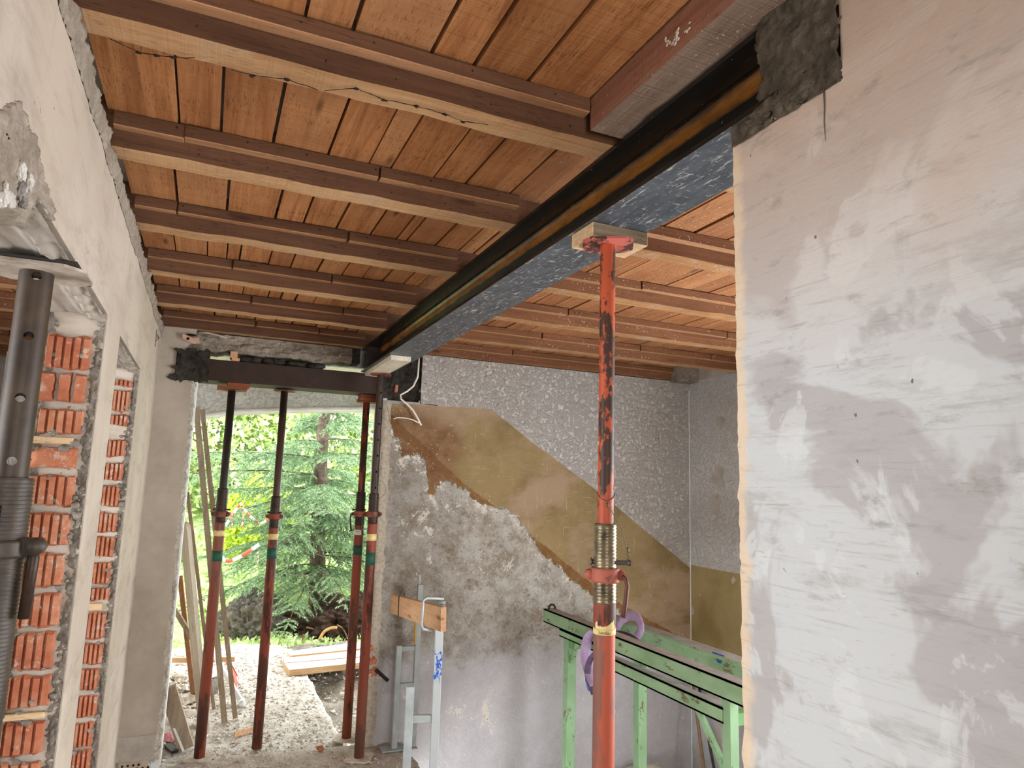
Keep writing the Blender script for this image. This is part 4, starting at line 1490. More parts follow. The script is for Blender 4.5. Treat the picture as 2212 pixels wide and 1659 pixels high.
chips('rubble', 1500, lambda r_: r_.uniform(-0.28, 1.2), lambda r_: r_.uniform(3.3, 4.45), floor_z, 'chip', 0.002, 0.011, fl, 1)
chips('rubble', 5200, lambda r_: r_.uniform(-0.27, 0.9), lambda r_: r_.uniform(4.5, 7.3), lambda x, y: floor_z(x, y) - 0.008, 'chip', 0.003, 0.016, slab, 2)
chips('rubble', 500, lambda r_: r_.uniform(-0.27, 0.1), lambda r_: 4.8 + 1.6 * r_.random(), lambda x, y: floor_z(x, y) + 0.0, 'stone', 0.012, 0.045, slab, 3)
chips('rubble', 900, lambda r_: r_.uniform(0.95, 1.9), lambda r_: 4.8 + 2.2 * r_.random(), lambda x, y: -0.40 + 0.30 * min(1, max(0, (y - 4.9) / 1.6)), 'stone', 0.005, 0.03, pit, 4)
chips('brick_crumbs', 160, lambda r_: r_.uniform(-0.2, 1.0), lambda r_: r_.uniform(3.5, 4.44), floor_z, 'chip_red', 0.003, 0.013, fl, 5)
for k, (px, py, s_, mt, lab) in enumerate([(388, 1462, .05, 'stone', 'rounded pale stone beside the far wall edge'), (742, 1500, .03, 'stone', 'white stone lying in the earth pit'),
                                           (560, 1525, .03, 'chip_red', 'flat red brick fragment on the porch slab'), (692, 1617, .022, 'chip_red', 'small red brick fragment on the indoor floor'),
                                           (403, 1545, .06, 'stone', 'large broken concrete lump behind the wooden wedge'), (417, 1590, .035, 'stone', 'concrete lump between wedge and leftmost prop')]):
    z = 0.015 if k != 1 else -0.12
    p = atZ(z, px, py)
    tag(blob(p, (s_, s_ * 0.8, s_ * 0.6), k + 60, 3, 0.35).build('stone' if mt == 'stone' else 'brick_fragment', mt), lab, 'stone' if mt == 'stone' else 'brick')

# porch: arched outer wall and its ceiling
YA = 5.6
arch_top = 2.40
pts = [(-1.3, 1.2), (-0.9, 1.55), (-0.6, 1.80), (-0.35, 1.94), (-0.105, 2.017), (0.145, 2.075), (0.476, 2.113), (0.80, 2.142), (1.195, 2.172), (1.7, 2.175), (2.2, 2.15), (2.7, 2.05)]
fine = []
for (x0, z0), (x1, z1) in zip(pts[:-1], pts[1:]):
    for t in range(6):
        fine.append((x0 + (x1 - x0) * t / 6, z0 + (z1 - z0) * t / 6))
fine.append(pts[-1])
poly = fine + [(2.7, arch_top), (-1.3, arch_top)]
ar = MB().prism(poly, 'Y', YA, YA + 0.22).build('wall_porch', 'stucco_porch')
tag(ar, 'white stuccoed porch arch seen through the garden opening', 'wall', kind='structure')
lipm = MB()
lipm.tube([(x, YA - 0.004, z + 0.014) for x, z in fine], 0.016, 8)
lipm.build('arch_edge', 'white_paint', ar)

# ================================================================== THINGS
# ------------------------------------------------------------------ main steel beam
def i_section(b, h, tw, tf, rad=0.014):
    hb, ht = b / 2, tw / 2
    p = [(-hb, 0), (hb, 0), (hb, tf)]
    p += [(ht + rad - rad * math.sin(a), tf + rad - rad * math.cos(a)) for a in (0, PI / 6, PI / 3, PI / 2)]
    p += [(ht + rad - rad * math.cos(a), h - tf - rad + rad * math.sin(a)) for a in (0, PI / 6, PI / 3, PI / 2)]
    p += [(hb, h - tf), (hb, h), (-hb, h), (-hb, h - tf)]
    p += [(-ht - rad + rad * math.sin(a), h - tf - rad + rad * math.cos(a)) for a in (0, PI / 6, PI / 3, PI / 2)]
    p += [(-ht - rad + rad * math.cos(a), tf + rad - rad * math.sin(a)) for a in (0, PI / 6, PI / 3, PI / 2)]
    p += [(-hb, tf)]
    return p


sec = [(0.9675 + x, 2.30 + z) for x, z in i_section(0.185, 0.158, 0.009, 0.0115, 0.022)]
beam = MB().prism(sec, 'Y', 0.78, 4.46).build('steel_beam', 'beam')
MB().box((0.878, 4.30, 2.313), (0.962, 4.312, 2.445)).build('end_plate', 'lintel', beam)
tag(beam, 'black steel I-beam with a rust stripe running from right wall to garden opening', 'beam')
# lintel beam over the garden opening
sec = [(y, z) for y, z in [(4.545 + a, 2.168 + b) for a, b in i_section(0.19, 0.128, 0.009, 0.011, 0.012)]]
lin_b = MB().prism(sec, 'X', -0.13, 1.115)
ln = lin_b.build('lintel_beam', 'lintel')
tag(ln, 'dark brown steel lintel beam over the garden opening', 'beam')
MB().box((-0.10, YB + 0.034, 2.170), (1.09, YB + 0.046, 2.290)).build('face_plate', 'lintel', ln)

# trimmer timber beside the beam
tm = MB()
tm.cur = 0
tm.box((0.792, 0.30, 2.466), (0.905, 1.375, 2.549))
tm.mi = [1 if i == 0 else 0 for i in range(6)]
tr_ = tm.build('trimmer_timber', ['trim_side', 'trim_under'], origin=(0.85, 0.85, 2.466))
tag(tr_, 'short weathered timber bolted along the top of the black steel beam', 'timber')
wl = MB()
for k in range(26):
    y = 1.03 + 0.06 * random.gauss(0, 0.5)
    z = 2.505 + 0.022 * random.gauss(0, 0.5)
    b_ = blob((0.792, y, z), (0.002, random.uniform(.002, .006), random.uniform(.002, .005)), k, 1, 0.4)
    wl.smooth = True; wl.add(b_.v, b_.f)
wl.build('plaster_spatter', 'foam_white', tr_).location = -Vector((0.85, 0.85, 2.466))

# wooden block on the main prop
bk = MB()
bk.cbox((0.885, 1.516, 2.2605), (1.060, 1.632, 2.2995), 0.0015)
ob = bk.build('wooden_block', ['wood_new', 'wood_block_side'], origin=(0.97, 1.57, 2.28))
for p in ob.data.polygons:
    if p.normal.y < -0.9:
        p.material_index = 1
tag(ob, 'short sawn wooden block between the red prop and the steel beam', 'block')

# plank under the far end of the beam
pk = MB().cbox((0.890, 3.72, 2.2705), (1.005, 4.40, 2.2990), 0.002).build('bearing_plank', wood('pale_bearing_plank', '#a1917f', '#cfc3b0', '#e2d9c8', 'Y', knots=False, saw=0.4), origin=(0.95, 4.05, 2.28))
tag(pk, 'pale flat board wedged under the far end of the steel beam', 'plank')


# ------------------------------------------------------------------ steel props
def rounded_plate(mb, hx, hy, z0, z1, cut):
    poly = [(-hx + cut, -hy), (hx - cut, -hy), (hx, -hy + cut), (hx, hy - cut), (hx - cut, hy), (-hx + cut, hy), (-hx, hy - cut), (-hx, -hy + cut)]
    mb.prism(poly, 'Z', z0, z1)


def punched_tube(ri, z0, z1, holes, mat, parent, ang=-PI / 2, hr=0.009, n=40, wall=0.004, name='inner_tube', through=True):
    """tube whose pin holes are real holes"""
    mb = MB()
    mb.lathe([(ri, z0), (ri, z1), (ri - wall, z1), (ri - wall, z0), (ri, z0)], n)
    o = mb.build(name, mat, None)
    if not holes:
        o.parent = parent
        return o
    cb = MB()
    for hz in holes:
        d = Vector((math.cos(ang), math.sin(ang), 0))
        cb.tube([d * (ri * 2) + Vector((0, 0, hz)), (d * (-ri * 2) if through else Vector((0, 0, 0))) + Vector((0, 0, hz))], hr, 20)
    c = cb.build('cutter', mat)
    md = o.modifiers.new('holes', 'BOOLEAN')
    md.operation = 'DIFFERENCE'; md.object = c; md.solver = 'EXACT'
    dg = bpy.context.evaluated_depsgraph_get()
    me = bpy.data.meshes.new_from_object(o.evaluated_get(dg))
    o.modifiers.clear()
    old = o.data
    o.data = me
    bpy.data.meshes.remove(old)
    bpy.data.objects.remove(c)
    me.polygons.foreach_set('use_smooth', [True] * len(me.polygons))
    for e in ('auto',):
        pass
    o.parent = parent
    # keep the rims crisp
    at = me.attributes.get('sharp_edge') or me.attributes.new('sharp_edge', 'BOOLEAN', 'EDGE')
    bm = bmesh.new(); bm.from_mesh(me)
    fl_ = []
    for e in bm.edges:
        fl_.append(len(e.link_faces) != 2 or e.calc_face_angle(0) > 0.6)
    bm.free()
    at.data.foreach_set('value', fl_)
    return o


def thread(ro, z0, z1, pitch=0.0085):
    prof = [(ro * 0.8, z0), (ro, z0)]
    z = z0
    while z < z1 - pitch:
        prof += [(ro + 0.0018, z + pitch * 0.35), (ro + 0.0018, z + pitch * 0.6), (ro - 0.0004, z + pitch * 0.95)]
        z += pitch
    prof += [(ro, z1), (ro * 0.8, z1)]
    return prof


def text_band(txt, r_, z, h, parent, ang0, mat='ink', name='lettering'):
    cu = bpy.data.curves.new('txt', 'FONT')
    cu.body = txt
    cu.size = h
    cu.align_x = 'CENTER'
    t = bpy.data.objects.new('txt', cu)
    COL.objects.link(t)
    dg = bpy.context.evaluated_depsgraph_get()
    me = bpy.data.meshes.new_from_object(t.evaluated_get(dg))
    bpy.data.objects.remove(t)
    vs = [v.co.copy() for v in me.vertices]
    for v, c in zip(me.vertices, vs):
        a = ang0 + c.x / r_
        v.co = Vector((r_ * math.cos(a), r_ * math.sin(a), z + c.y))
    me.materials.append(M[mat])
    o = bpy.data.objects.new(name, me)
    COL.objects.link(o)
    o.parent = parent
    return o


def steel_prop(label, loc, H, ro, ri, zt0, zt1, zc, mats, base=True, holes=(), hole_ang=-PI / 2, hr=0.006, pin=None, handle=None, yellow=None, green=None,
               rz=-0.413, tilt=(0, 0), plate=0.062, sleeve_slot=False, lower=None, group=None, face=-PI / 2, text=None, yel_mat='label_yellow'):
    t = thing('steel_prop', label, 'prop', loc, rz, group)
    t.rotation_euler = (tilt[0], tilt[1], rz)
    if base:
        mb = MB(); rounded_plate(mb, 0.075, 0.075, 0.0, 0.008, 0.02)
        mb.build('base_plate', 'plate_dusty', t)
    zl = 0.008 if lower is None else lower
    mb = MB(); mb.lathe([(ro * 0.8, zl), (ro, zl), (ro, zt0 - 0.01), (ro - 0.001, zt0), (ro * 0.8, zt0)], 32)
    mb.build('outer_tube', mats['outer'], t)
    zs0 = mats.get('sleeve0', zt0)
    mb = MB(); mb.lathe(thread(ro + 0.0005, zt0, zt1), 32)
    mb.build('threaded_sleeve', mats['thread'], t)
    # collar nut with two lugs
    mb = MB()
    mb.lathe([(ro + 0.001, zc - 0.018), (ro + 0.008, zc - 0.018), (ro + 0.0095, zc - 0.012), (ro + 0.0095, zc + 0.012), (ro + 0.008, zc + 0.018), (ro + 0.001, zc + 0.018), (ro + 0.001, zc - 0.018)], 28)
    for sx in (-1, 1):
        cx = sx * (ro + 0.013)
        mb.tube([(cx, -0.014, zc), (cx, 0.014, zc)], 0.012, 14)
    nut = mb.build('collar_nut', mats['collar'], t)
    if handle is not None:
        sx, L, dy = handle
        cx = sx * (ro + 0.016)
        mb = MB()
        mb.tube([(cx, -0.016, zc), (cx + sx * 0.008, -0.020, zc - 0.006), (cx + sx * 0.012, -0.020 + dy * 0.3, zc - 0.022), (cx + sx * 0.008, -0.020 + dy, zc - L * 0.6), (cx + sx * 0.002, -0.020 + dy, zc - L)],
                [0.005, 0.0055, 0.0055, 0.0055, 0.0065], 12)
        mb.build('handle', mats.get('handle', 'handle_rust'), nut)
    if pin is not None:
        zp, right, left, prr = pin
        mb = MB()
        mb.tube([(-ro - left, -0.004, zp), (ro + right, -0.004, zp)], prr, 14)
        if right > 0.02:
            mb.tube([(ro + right - 0.006, -0.004, zp), (ro + right + 0.002, -0.004, zp)], prr * 1.25, 14)
        mb.tube([(-ro - left, -0.004, zp), (-ro - left + 0.004, -0.004, zp)], prr * 1.5, 14)
        mb.build('pin', mats.get('pin', 'steel_grey'), t)
    punched_tube(ri, zt1 - 0.06, H - 0.006, [h for h in holes if h < H - 0.02], mats['inner'], t, hole_ang, hr)
    mb = MB(); rounded_plate(mb, plate, plate * 0.86, H - 0.007, H - 0.0005, plate * 0.35)
    mb.build('top_plate', mats['top'], t)
    if yellow:
        z0, z1 = yellow
        mb = MB(); mb.lathe([(ro, z0), (ro + 0.0012, z0), (ro + 0.0012, z1), (ro, z1)], 32)
        lb = mb.build('label_band', yel_mat, t)
        if text:
            for txt, zz, hh in text:
                text_band(txt, ro + 0.0018, zz, hh, lb, face)
    if green:
        mb = MB(); mb.lathe([(ro, green[0]), (ro + 0.0008, green[0]), (ro + 0.0008, green[1]), (ro, green[1])], 32)
        mb.build('green_band', 'band_green', t)
    return t


MAIN = (0.952, 1.548)
hp = [1.99 - 0.098 * k + 0.30 for k in range(9)]
mp = steel_prop('red steel prop with flaking orange upper tube in the foreground centre', (MAIN[0], MAIN[1], -0.0), 2.2600, 0.0272, 0.0207, 1.312, 1.5095, 1.382,
                dict(outer='prop_red', thread='brass', collar='collar_red', inner='prop_red_worn', top='prop_red_top', pin='steel_grey'),
                holes=[1.60, 1.715, 1.83, 1.945, 2.06, 2.175], hole_ang=-0.05, hr=0.0085, pin=(1.4135, 0.036, 0.010, 0.0065), handle=(1, 0.098, -0.006), yellow=(1.2385, 1.2535),
                text=[('Landqu', 1.2415, 0.0105)], plate=0.068, rz=-0.54)
ysl = MB(); ysl.lathe([(0.0272, 1.262), (0.0284, 1.264), (0.0284, 1.312), (0.0276, 1.318)], 32)
ysl.build('smooth_sleeve', 'prop_rust', mp)
# torn rest of the yellow label on the right-hand side
tl = MB()
for k in range(16):
    a0 = -PI / 2 - 0.9 + k * 0.115
    h0 = 0.004 + 0.016 * max(0, (k - 8) / 8) + 0.004 * random.random() + (0.010 if k < 2 else 0)
    a1 = a0 + 0.115
    rr_ = 0.0288
    tl.add([(rr_ * math.cos(a0), rr_ * math.sin(a0), 1.2535), (rr_ * math.cos(a1), rr_ * math.sin(a1), 1.2535), (rr_ * math.cos(a1), rr_ * math.sin(a1), 1.2535 + h0), (rr_ * math.cos(a0), rr_ * math.sin(a0), 1.2535 + h0)], [(0, 1, 2, 3)])
tl.build('torn_label', 'label_yellow', mp)
wr = MB()
loop = [(0.0225 * math.cos(a), 0.0225 * math.sin(a), 1.588 - 0.020 * max(0, math.cos(a + PI / 2 - 0.15))) for a in [2 * PI * k / 24 for k in range(25)]]
wr.tube(loop, 0.0011, 6)
wr.tube([(0.003, -0.0228, 1.567), (0.008, -0.024, 1.555), (0.022, -0.026, 1.530), (0.040, -0.018, 1.500), (0.050, -0.008, 1.465), (0.058, -0.004, 1.435), (0.060, -0.004, 1.415)], 0.0010, 6)
wr.tube([(0.004, -0.0232, 1.562), (0.007, -0.0245, 1.552)], 0.0028, 8)
wr.tube([(0.0565, -0.004, 1.452), (0.058, -0.004, 1.440)], 0.0028, 8)
wr.tube([(0.058 + 0.004 * math.cos(k), -0.004 + 0.004 * math.sin(k), 1.440 - k * 0.0017) for k in range(14)], 0.0009, 5)
wr.build('safety_wire', 'wire', mp)

FR = dict(outer='prop_rust', thread='thread_dark', collar='prop_rust', inner='prop_brown', top='prop_rust', handle='thread_dark', pin='thread_dark')
p1 = steel_prop('leftmost red-brown steel prop under the lintel', (0.109, 4.544, 0.004), 2.128, 0.0300, 0.0228, 1.33, 1.528, 1.375, FR, pin=(1.402, 0.022, 0.016, 0.005), yellow=(1.245, 1.278),
                green=(1.100, 1.160), text=[('- - - -', 1.264, 0.008), ('- - - -', 1.25, 0.008)])
p2 = steel_prop('second red-brown steel prop from the left under the lintel', (0.423, 4.600, -0.004), 2.163, 0.0290, 0.0222, 1.30, 1.493, 1.368, FR, base=False, pin=(1.392, 0.016, 0.016, 0.005),
                yellow=(1.227, 1.262), green=(1.112, 1.176), text=[('- - - -', 1.248, 0.008), ('- - - -', 1.233, 0.008)])
FO = dict(FR); FO['inner'] = 'prop_orange'; FO['outer'] = 'prop_rust'; FO['collar'] = 'collar_red'
p3 = steel_prop('third steel prop under the lintel with orange upper tube', (0.951, 4.590, 0.0), 2.126, 0.0290, 0.0222, 1.315, 1.528, 1.385, FO, pin=(1.412, 0.012, 0.020, 0.005), handle=(-1, 0.11, 0.004),
                yellow=(1.252, 1.285), yel_mat='label_white', green=(1.125, 1.185), text=[('NOEC', 1.269, 0.010), ('- - - -', 1.256, 0.007)])
p4 = steel_prop('steel prop with punched brown tube under the far end of the steel beam', (0.962, 4.258, 0.0), 2.2695, 0.0290, 0.0225, 1.345, 1.525, 1.400, FR, holes=[1.56 + 0.098 * k for k in range(7)], hole_ang=-1.1,
                hr=0.0065, pin=None, handle=(-1, 0.125, -0.02), yellow=(1.243, 1.282), green=(1.100, 1.172), text=[('- -|- -', 1.264, 0.010), ('- -|- -', 1.248, 0.010)])
lw_ = MB(); lw_.tube([(0.02, -0.01, 1.60), (0.05, -0.02, 1.60), (0.075, -0.02, 1.57), (0.074, -0.02, 1.53), (0.05, -0.02, 1.50), (0.03, -0.02, 1.50)], 0.0011, 6)
lw_.build('safety_wire', 'wire_dark', p4)
for pr in (p1, p2):
    MB().tube([(0.03, -0.02, 1.40), (0.048, -0.01, 1.37), (0.046, -0.01, 1.34), (0.034, -0.01, 1.33)], 0.0012, 6).build('chain', 'wire_dark', pr)
# shims over the props
for k, (pr, lab) in enumerate(((p1, 'splintered red-brown wooden shim on the leftmost prop'), (p3, 'flat red-brown wooden shim on the prop with orange upper tube'))):
    x, y = pr.location.x, pr.location.y
    mb = MB()
    mb.cbox((x - 0.085 + 0.03 * k, y - 0.06, 2.1285 if k == 0 else 2.1265), (x + 0.085, y + 0.05, 2.1475), 0.002)
    if k == 0:
        mb.cbox((x - 0.03, y - 0.075, 2.1478), (x + 0.10, y + 0.03, 2.1672), 0.002)
    else:
        mb.cbox((x - 0.05, y - 0.05, 2.1478), (x + 0.085, y + 0.05, 2.1672), 0.002)
    mb.jitter(0.0012, k)
    ob = mb.build('wooden_shim', 'wood_shim', origin=(x, y, 2.13))
    tag(ob, lab, 'shim')

DK = dict(outer='prop_dark_low', thread='prop_dark_low', collar='prop_dark_low', inner='prop_dark', top='plate_dusty', handle='thread_dark', pin='steel_grey')
dp = steel_prop('large dark steel prop with punched holes in the left doorway', (-0.375, 1.765, 0.0), HEAD - 0.022, 0.0430, 0.0325, 1.10, 1.585, 1.440, DK, holes=[1.62 + 0.1325 * k for k in range(4)], hole_ang=0.209 - PI / 2,
                hr=0.0095, plate=0.10, rz=-0.21 * 0)
hx = MB(); hx.tube([(0.062, -0.02, 1.44), (0.064, -0.02, 1.42), (0.060, -0.02, 1.30)], [0.010, 0.011, 0.011], 14)
hx.build('handle', 'thread_dark', dp)
ar_ = MB(); ar_.bar((0.030, -0.012, 1.445), (0.070, -0.02, 1.445), 0.03, 0.034); ar_.tube([(0.066, -0.036, 1.445), (0.066, -0.004, 1.445)], 0.018, 16)
ar_.build('handle_lug', 'prop_dark_low', dp)
pn = MB(); pn.tube([(-0.006, -0.075, 1.482), (-0.006, 0.03, 1.482)], 0.0085, 16)
pn.build('pin', 'plate_dusty', dp)
sl = MB(); sl.tube([(-0.004, -0.0435, 1.26), (-0.004, -0.0435, 1.42)], 0.007, 8); sl.tube([(-0.004, -0.0435, 1.47), (-0.004, -0.0435, 1.53)], 0.007, 8)
sl.build('slot', 'hole', dp)
cap = MB().cbox((-0.472, 1.665, HEAD - 0.0215), (-0.285, 1.865, HEAD - 0.0175), 0.001).build('rubber_sheet', 'wire_dark')
tag(cap, 'thin dark packing sheet on top of the large dark prop', 'sheet')

# ------------------------------------------------------------------ bits on the ring beam
hbk = thing('hollow_brick', 'broken pale hollow brick on the ring beam in the far left corner', 'brick', atY(4.39, 412, 735))
mb = MB()
P_ = [atY(4.39, *p) - hbk.location for p in ((394, 732), (418, 743), (418, 730), (394, 721))]
back = [p + Vector((0.035, 0.07, 0.02)) for p in P_]
mb.add(P_ + back, [(0, 1, 2, 3), (7, 6, 5, 4), (0, 4, 5, 1), (1, 5, 6, 2), (2, 6, 7, 3), (3, 7, 4, 0)])
mb.build('shell', plain('pale_brick', '#c9a58d', 0.9, var='#b58d74'), hbk)
c0 = (P_[0] + P_[1] + P_[2] + P_[3]) / 4
MB().tube([c0 + Vector((0, -0.001, 0)), c0 + Vector((0, 0.01, 0))], 0.009, 10).build('cell', 'hole', hbk)
c1 = (P_[3] + P_[2] + back[2] + back[3]) / 4 + Vector((0, -0.004, 0.002))
MB().tube([c1 + Vector((0, 0, 0.003)), c1 + Vector((0, 0, -0.006))], 0.026, 14).build('cell', 'hole', hbk)
for k, (px0, py0, px1, py1, lab) in enumerate([(497, 760, 514, 773, 'upper small wooden wedge between lintel and ring beam'), (500, 774, 518, 782, 'lower small wooden wedge resting on the lintel')]):
    a, b = atY(4.44, px0, py1), atY(4.44, px1, py0)
    zlo = 2.2965 if k else a.z + 0.002
    zhi = b.z if k else b.z
    tag(MB().cbox((a.x, 4.438, zlo), (b.x, 4.52, max(zhi, zlo + 0.012)), 0.001).build('wooden_wedge', 'wood_guard', origin=(a.x, 4.45, zlo)), lab, 'wedge')
cdt = MB().tube([atY(4.435, *p) for p in ((430, 718), (448, 719), (470, 724), (490, 730))], 0.006, 8).build('conduit', plain('grey_conduit', '#b5a795', 0.6))
tag(cdt, 'short grey conduit lying along the ring beam top', 'conduit')

# white cable hanging beside the beam end
cbp = [(905, 772), (904, 792), (902, 815), (893, 834), (880, 845), (865, 853), (866, 862), (878, 872), (892, 886), (903, 905), (910, 919)]
cp3 = [atY(4.385, *p) for p in cbp]
mb = MB(); mb.tube(cp3, 0.0062, 10)
mb.tube([atY(4.385, *p) for p in ((850, 905), (858, 902), (876, 903), (892, 907), (905, 914))], 0.004, 8)
tag(mb.build('electric_cable', 'cable_white'), 'white electric cable dangling from the far end of the steel beam', 'cable')

# ------------------------------------------------------------------ galvanised frames and guard board
def galv_frame(label, loc, rz, pz, hz, w, mats, t_=0.034, rails=(), plate=True, rod=None, clamp=None, sleeve=None):
    t = thing('guard_stand', label, 'stand', loc, rz)
    if plate:
        mb = MB(); mb.cbox((-w / 2 - 0.08, -0.05, 0.0), (w / 2 + 0.02, 0.05, 0.006), 0.001); mb.build('foot_plate', mats[0], t)
    MB().cbox((-w / 2 - t_ / 2, -t_ / 2, 0.004), (-w / 2 + t_ / 2, t_ / 2, pz), 0.002).build('short_post', mats[0], t)
    MB().cbox((w / 2 - t_ / 2, -t_ / 2, 0.004), (w / 2 + t_ / 2, t_ / 2, hz), 0.002).build('tall_post', mats[1], t)
    for z in rails:
        MB().cbox((-w / 2 + t_ / 2, -t_ * 0.35, z - t_ * 0.5), (w / 2 - t_ / 2, t_ * 0.35, z + t_ * 0.4), 0.002).build('cross_rail', mats[0], t)
    if rod:
        MB().tube([(w / 2 - 0.006, 0, hz), (w / 2 - 0.004, 0, rod)], 0.005, 8).build('rod', 'galv', t)
    if sleeve:
        MB().box((w / 2 - t_ / 2 - 0.004, -t_ / 2, sleeve[0]), (w / 2 - t_ / 2, t_ / 2, sleeve[1])).build('yellow_strip', 'yellow', t)
    return t


back_f = galv_frame('dull galvanised guard stand resting against the bare back wall', (1.238, 4.30, 0.012), -0.05, 0.595, 0.955, 0.115, ('galv_grey', 'galv_grey'), 0.033, (0.575, 0.36), rod=1.015, sleeve=(0.60, 0.80))
front_f = galv_frame('bright galvanised guard stand in front with blue paint marks', (1.035, 3.30, 0.002), -0.25, 0.645, 1.01, 0.125, ('galv', 'galv_blue'), 0.038, (0.50,))
# board clamped between the two frames
A = atY(4.262, 849, 1304); B = atY(3.175, 958, 1338)
dv = (B - A).normalized()
bd = thing('guard_board', 'pale wooden board clamped across the two galvanised stands', 'board', A)
side = dv.cross(Vector((0, 0, 1))).normalized() * 0.001
mb = MB(); mb.bar((0, 0, 0), B - A, 0.026, 0.108)
mb.build('plank', 'wood_guard', bd)
for f_, s_ in ((0.22, 0.002), (0.80, 0.003)):
    p = (B - A) * f_ + side * -14
    MB().tube([p + Vector((0, 0, -0.05)), p + Vector((0, 0, 0.052))], s_, 6).build('scratch_mark', 'wood_block_side', bd)
tw = MB(); p = (B - A) * 0.20 - side * 15
tw.tube([p + Vector((0, 0, 0.075)), p + Vector((0, 0, 0.05)), p + Vector((0, 0, -0.055)), p + side * 30 + Vector((0, 0, -0.056)), p + side * 30 + Vector((0, 0, 0.06))], 0.003, 6)
tw.build('clamp_bow', 'thread_dark', bd)
cw = MB()
q = lambda px, py, yy: atY(yy, px, py)
cw.tube([q(958, 1294, 3.26), q(945, 1293, 3.25), q(922, 1292, 3.20), q(914, 1297, 3.17), q(913, 1320, 3.16), q(910, 1350, 3.16), q(914, 1359, 3.18), q(932, 1362, 3.24)], 0.0062, 10)
o = cw.build('clamp_bow', 'galv', front_f)
bpy.context.view_layer.update()
o.matrix_parent_inverse = front_f.matrix_world.inverted()
hd = MB(); hd.cbox((0.045, -0.022, 0.985), (0.085, 0.022, 1.018), 0.003); hd.tube([(0.05, -0.024, 1.03), (0.085, -0.024, 1.03)], 0.008, 10)
hd.build('clamp_head', 'galv_grey', front_f)

# ------------------------------------------------------------------ green steel trestle
ZR = 0.765
tr = thing('green_trestle', 'worn green steel trestle with two dusty rails beside the stairwell wall', 'trestle', (2.17, 3.0, -0.45))
def tl_(mb, name, mat, par=tr):
    o = mb.build(name, mat, par); 
    o.data.transform(Matrix.Translation(-tr.location)) if par is tr else None
    return o


def channel(x0, x1, y0, y1, z0, z1, open_dir, th=0.008):
    """U channel lying on its side"""
    mb = MB()
    mb.box((x0, y0, z1 - th), (x1, y1, z1)); mb.box((x0, y0, z0), (x1, y1, z0 + th))
    if open_dir > 0:
        mb.box((x0, y0, z0), (x0 + th, y1, z1))
    else:
        mb.box((x1 - th, y0, z0), (x1, y1, z1))
    return mb


tl_(channel(2.125, 2.205, 2.10, 4.22, ZR - 0.050, ZR + 0.034, 1), 'rail', 'green_rail')
mb = MB()
sm_pts = [(2.575 + 0.048 * math.cos(a), ZR - 0.055 + 0.055 * math.sin(a)) for a in [k * PI / 8 + PI / 8 for k in range(16)]]
mb.prism([(2.535, ZR - 0.035), (2.52, ZR - 0.020), (2.52, ZR - 0.008), (2.62, ZR - 0.008), (2.62, ZR - 0.125), (2.575, ZR - 0.125), (2.56, ZR - 0.115), (2.545, ZR - 0.085)], 'Y', 2.10, 4.22)
tl_(mb, 'rail', 'green_rail')
tl_(channel(2.135, 2.195, 2.50, 3.50, 0.608, 0.672, 1), 'lower_rail', 'green_rail')
tl_(channel(2.16, 2.205, 3.60, 4.06, 0.655, 0.70, 1), 'lower_rail', 'green_rail')
def post(x, y, w=0.07, z1=ZR - 0.09, name='leg', mat='green'):
    tl_(MB().cbox((x - w / 2, y - w / 2, -0.45), (x + w / 2, y + w / 2, z1), 0.003), name, mat)


post(2.235, 4.05, 0.062, 0.714); post(2.60, 3.80, 0.062, ZR - 0.10); post(2.165, 2.485, 0.05, 0.714); post(2.60, 2.3, 0.05, ZR - 0.10)
for (a, b) in (((2.235, 4.02, 0.50), (2.19, 3.88, 0.655)), ((2.165, 2.51, 0.40), (2.165, 2.70, 0.607)), ((2.60, 3.75, 0.5), (2.60, 3.6, 0.67))):
    tl_(MB().bar(a, b, 0.022, 0.026), 'brace', 'green')
for y in (3.95, 2.5):
    tl_(MB().box((2.19, y - 0.025, 0.60), (2.58, y + 0.025, 0.65)), 'cross_rail', 'green_dark')
hk = MB(); hk.tube([(2.15, 4.19, ZR + 0.03), (2.15, 4.19, ZR + 0.05), (2.165, 4.19, ZR + 0.062), (2.185, 4.19, ZR + 0.060), (2.197, 4.19, ZR + 0.042), (2.197, 4.19, ZR + 0.03)], 0.008, 8)
tl_(hk, 'end_loop', 'thread_dark')
bt = MB(); p0 = atX(2.526, 1551, 1425)
bt.add([(2.528, p0.y + 0.05, ZR - 0.002), (2.528, p0.y - 0.05, ZR - 0.002), (2.533, p0.y - 0.012, ZR - 0.05), (2.533, p0.y + 0.012, ZR - 0.05)], [(0, 1, 2, 3), (3, 2, 1, 0)])
tl_(bt, 'blue_tape', 'blue')

# lilac lifting sling looped over the trestle
def ribbon(mb, pts, w, wdir=(0, 1, 0), th=0.003):
    pts = [Vector(p) for p in pts]
    k = len(pts)
    vs, fs = [], []
    for i, p in enumerate(pts):
        d = (pts[min(i + 1, k - 1)] - pts[max(i - 1, 0)]).normalized()
        wv = Vector(wdir) if not isinstance(wdir, list) else Vector(wdir[i])
        a = (wv - d * wv.dot(d)).normalized() * (w / 2)
        n = d.cross(a).normalized() * (th / 2)
        vs += [p - a - n, p + a - n, p + a + n, p - a + n]
    for i in range(k - 1):
        for j in range(4):
            j2 = (j + 1) % 4
            fs.append((4 * i + j, 4 * i + j2, 4 * i + 4 + j2, 4 * i + 4 + j))
    fs += [(0, 1, 2, 3), (4 * k - 1, 4 * k - 2, 4 * k - 3, 4 * k - 4)]
    sm = mb.smooth; mb.smooth = True
    mb.add(vs, fs)
    mb.smooth = sm
    return mb


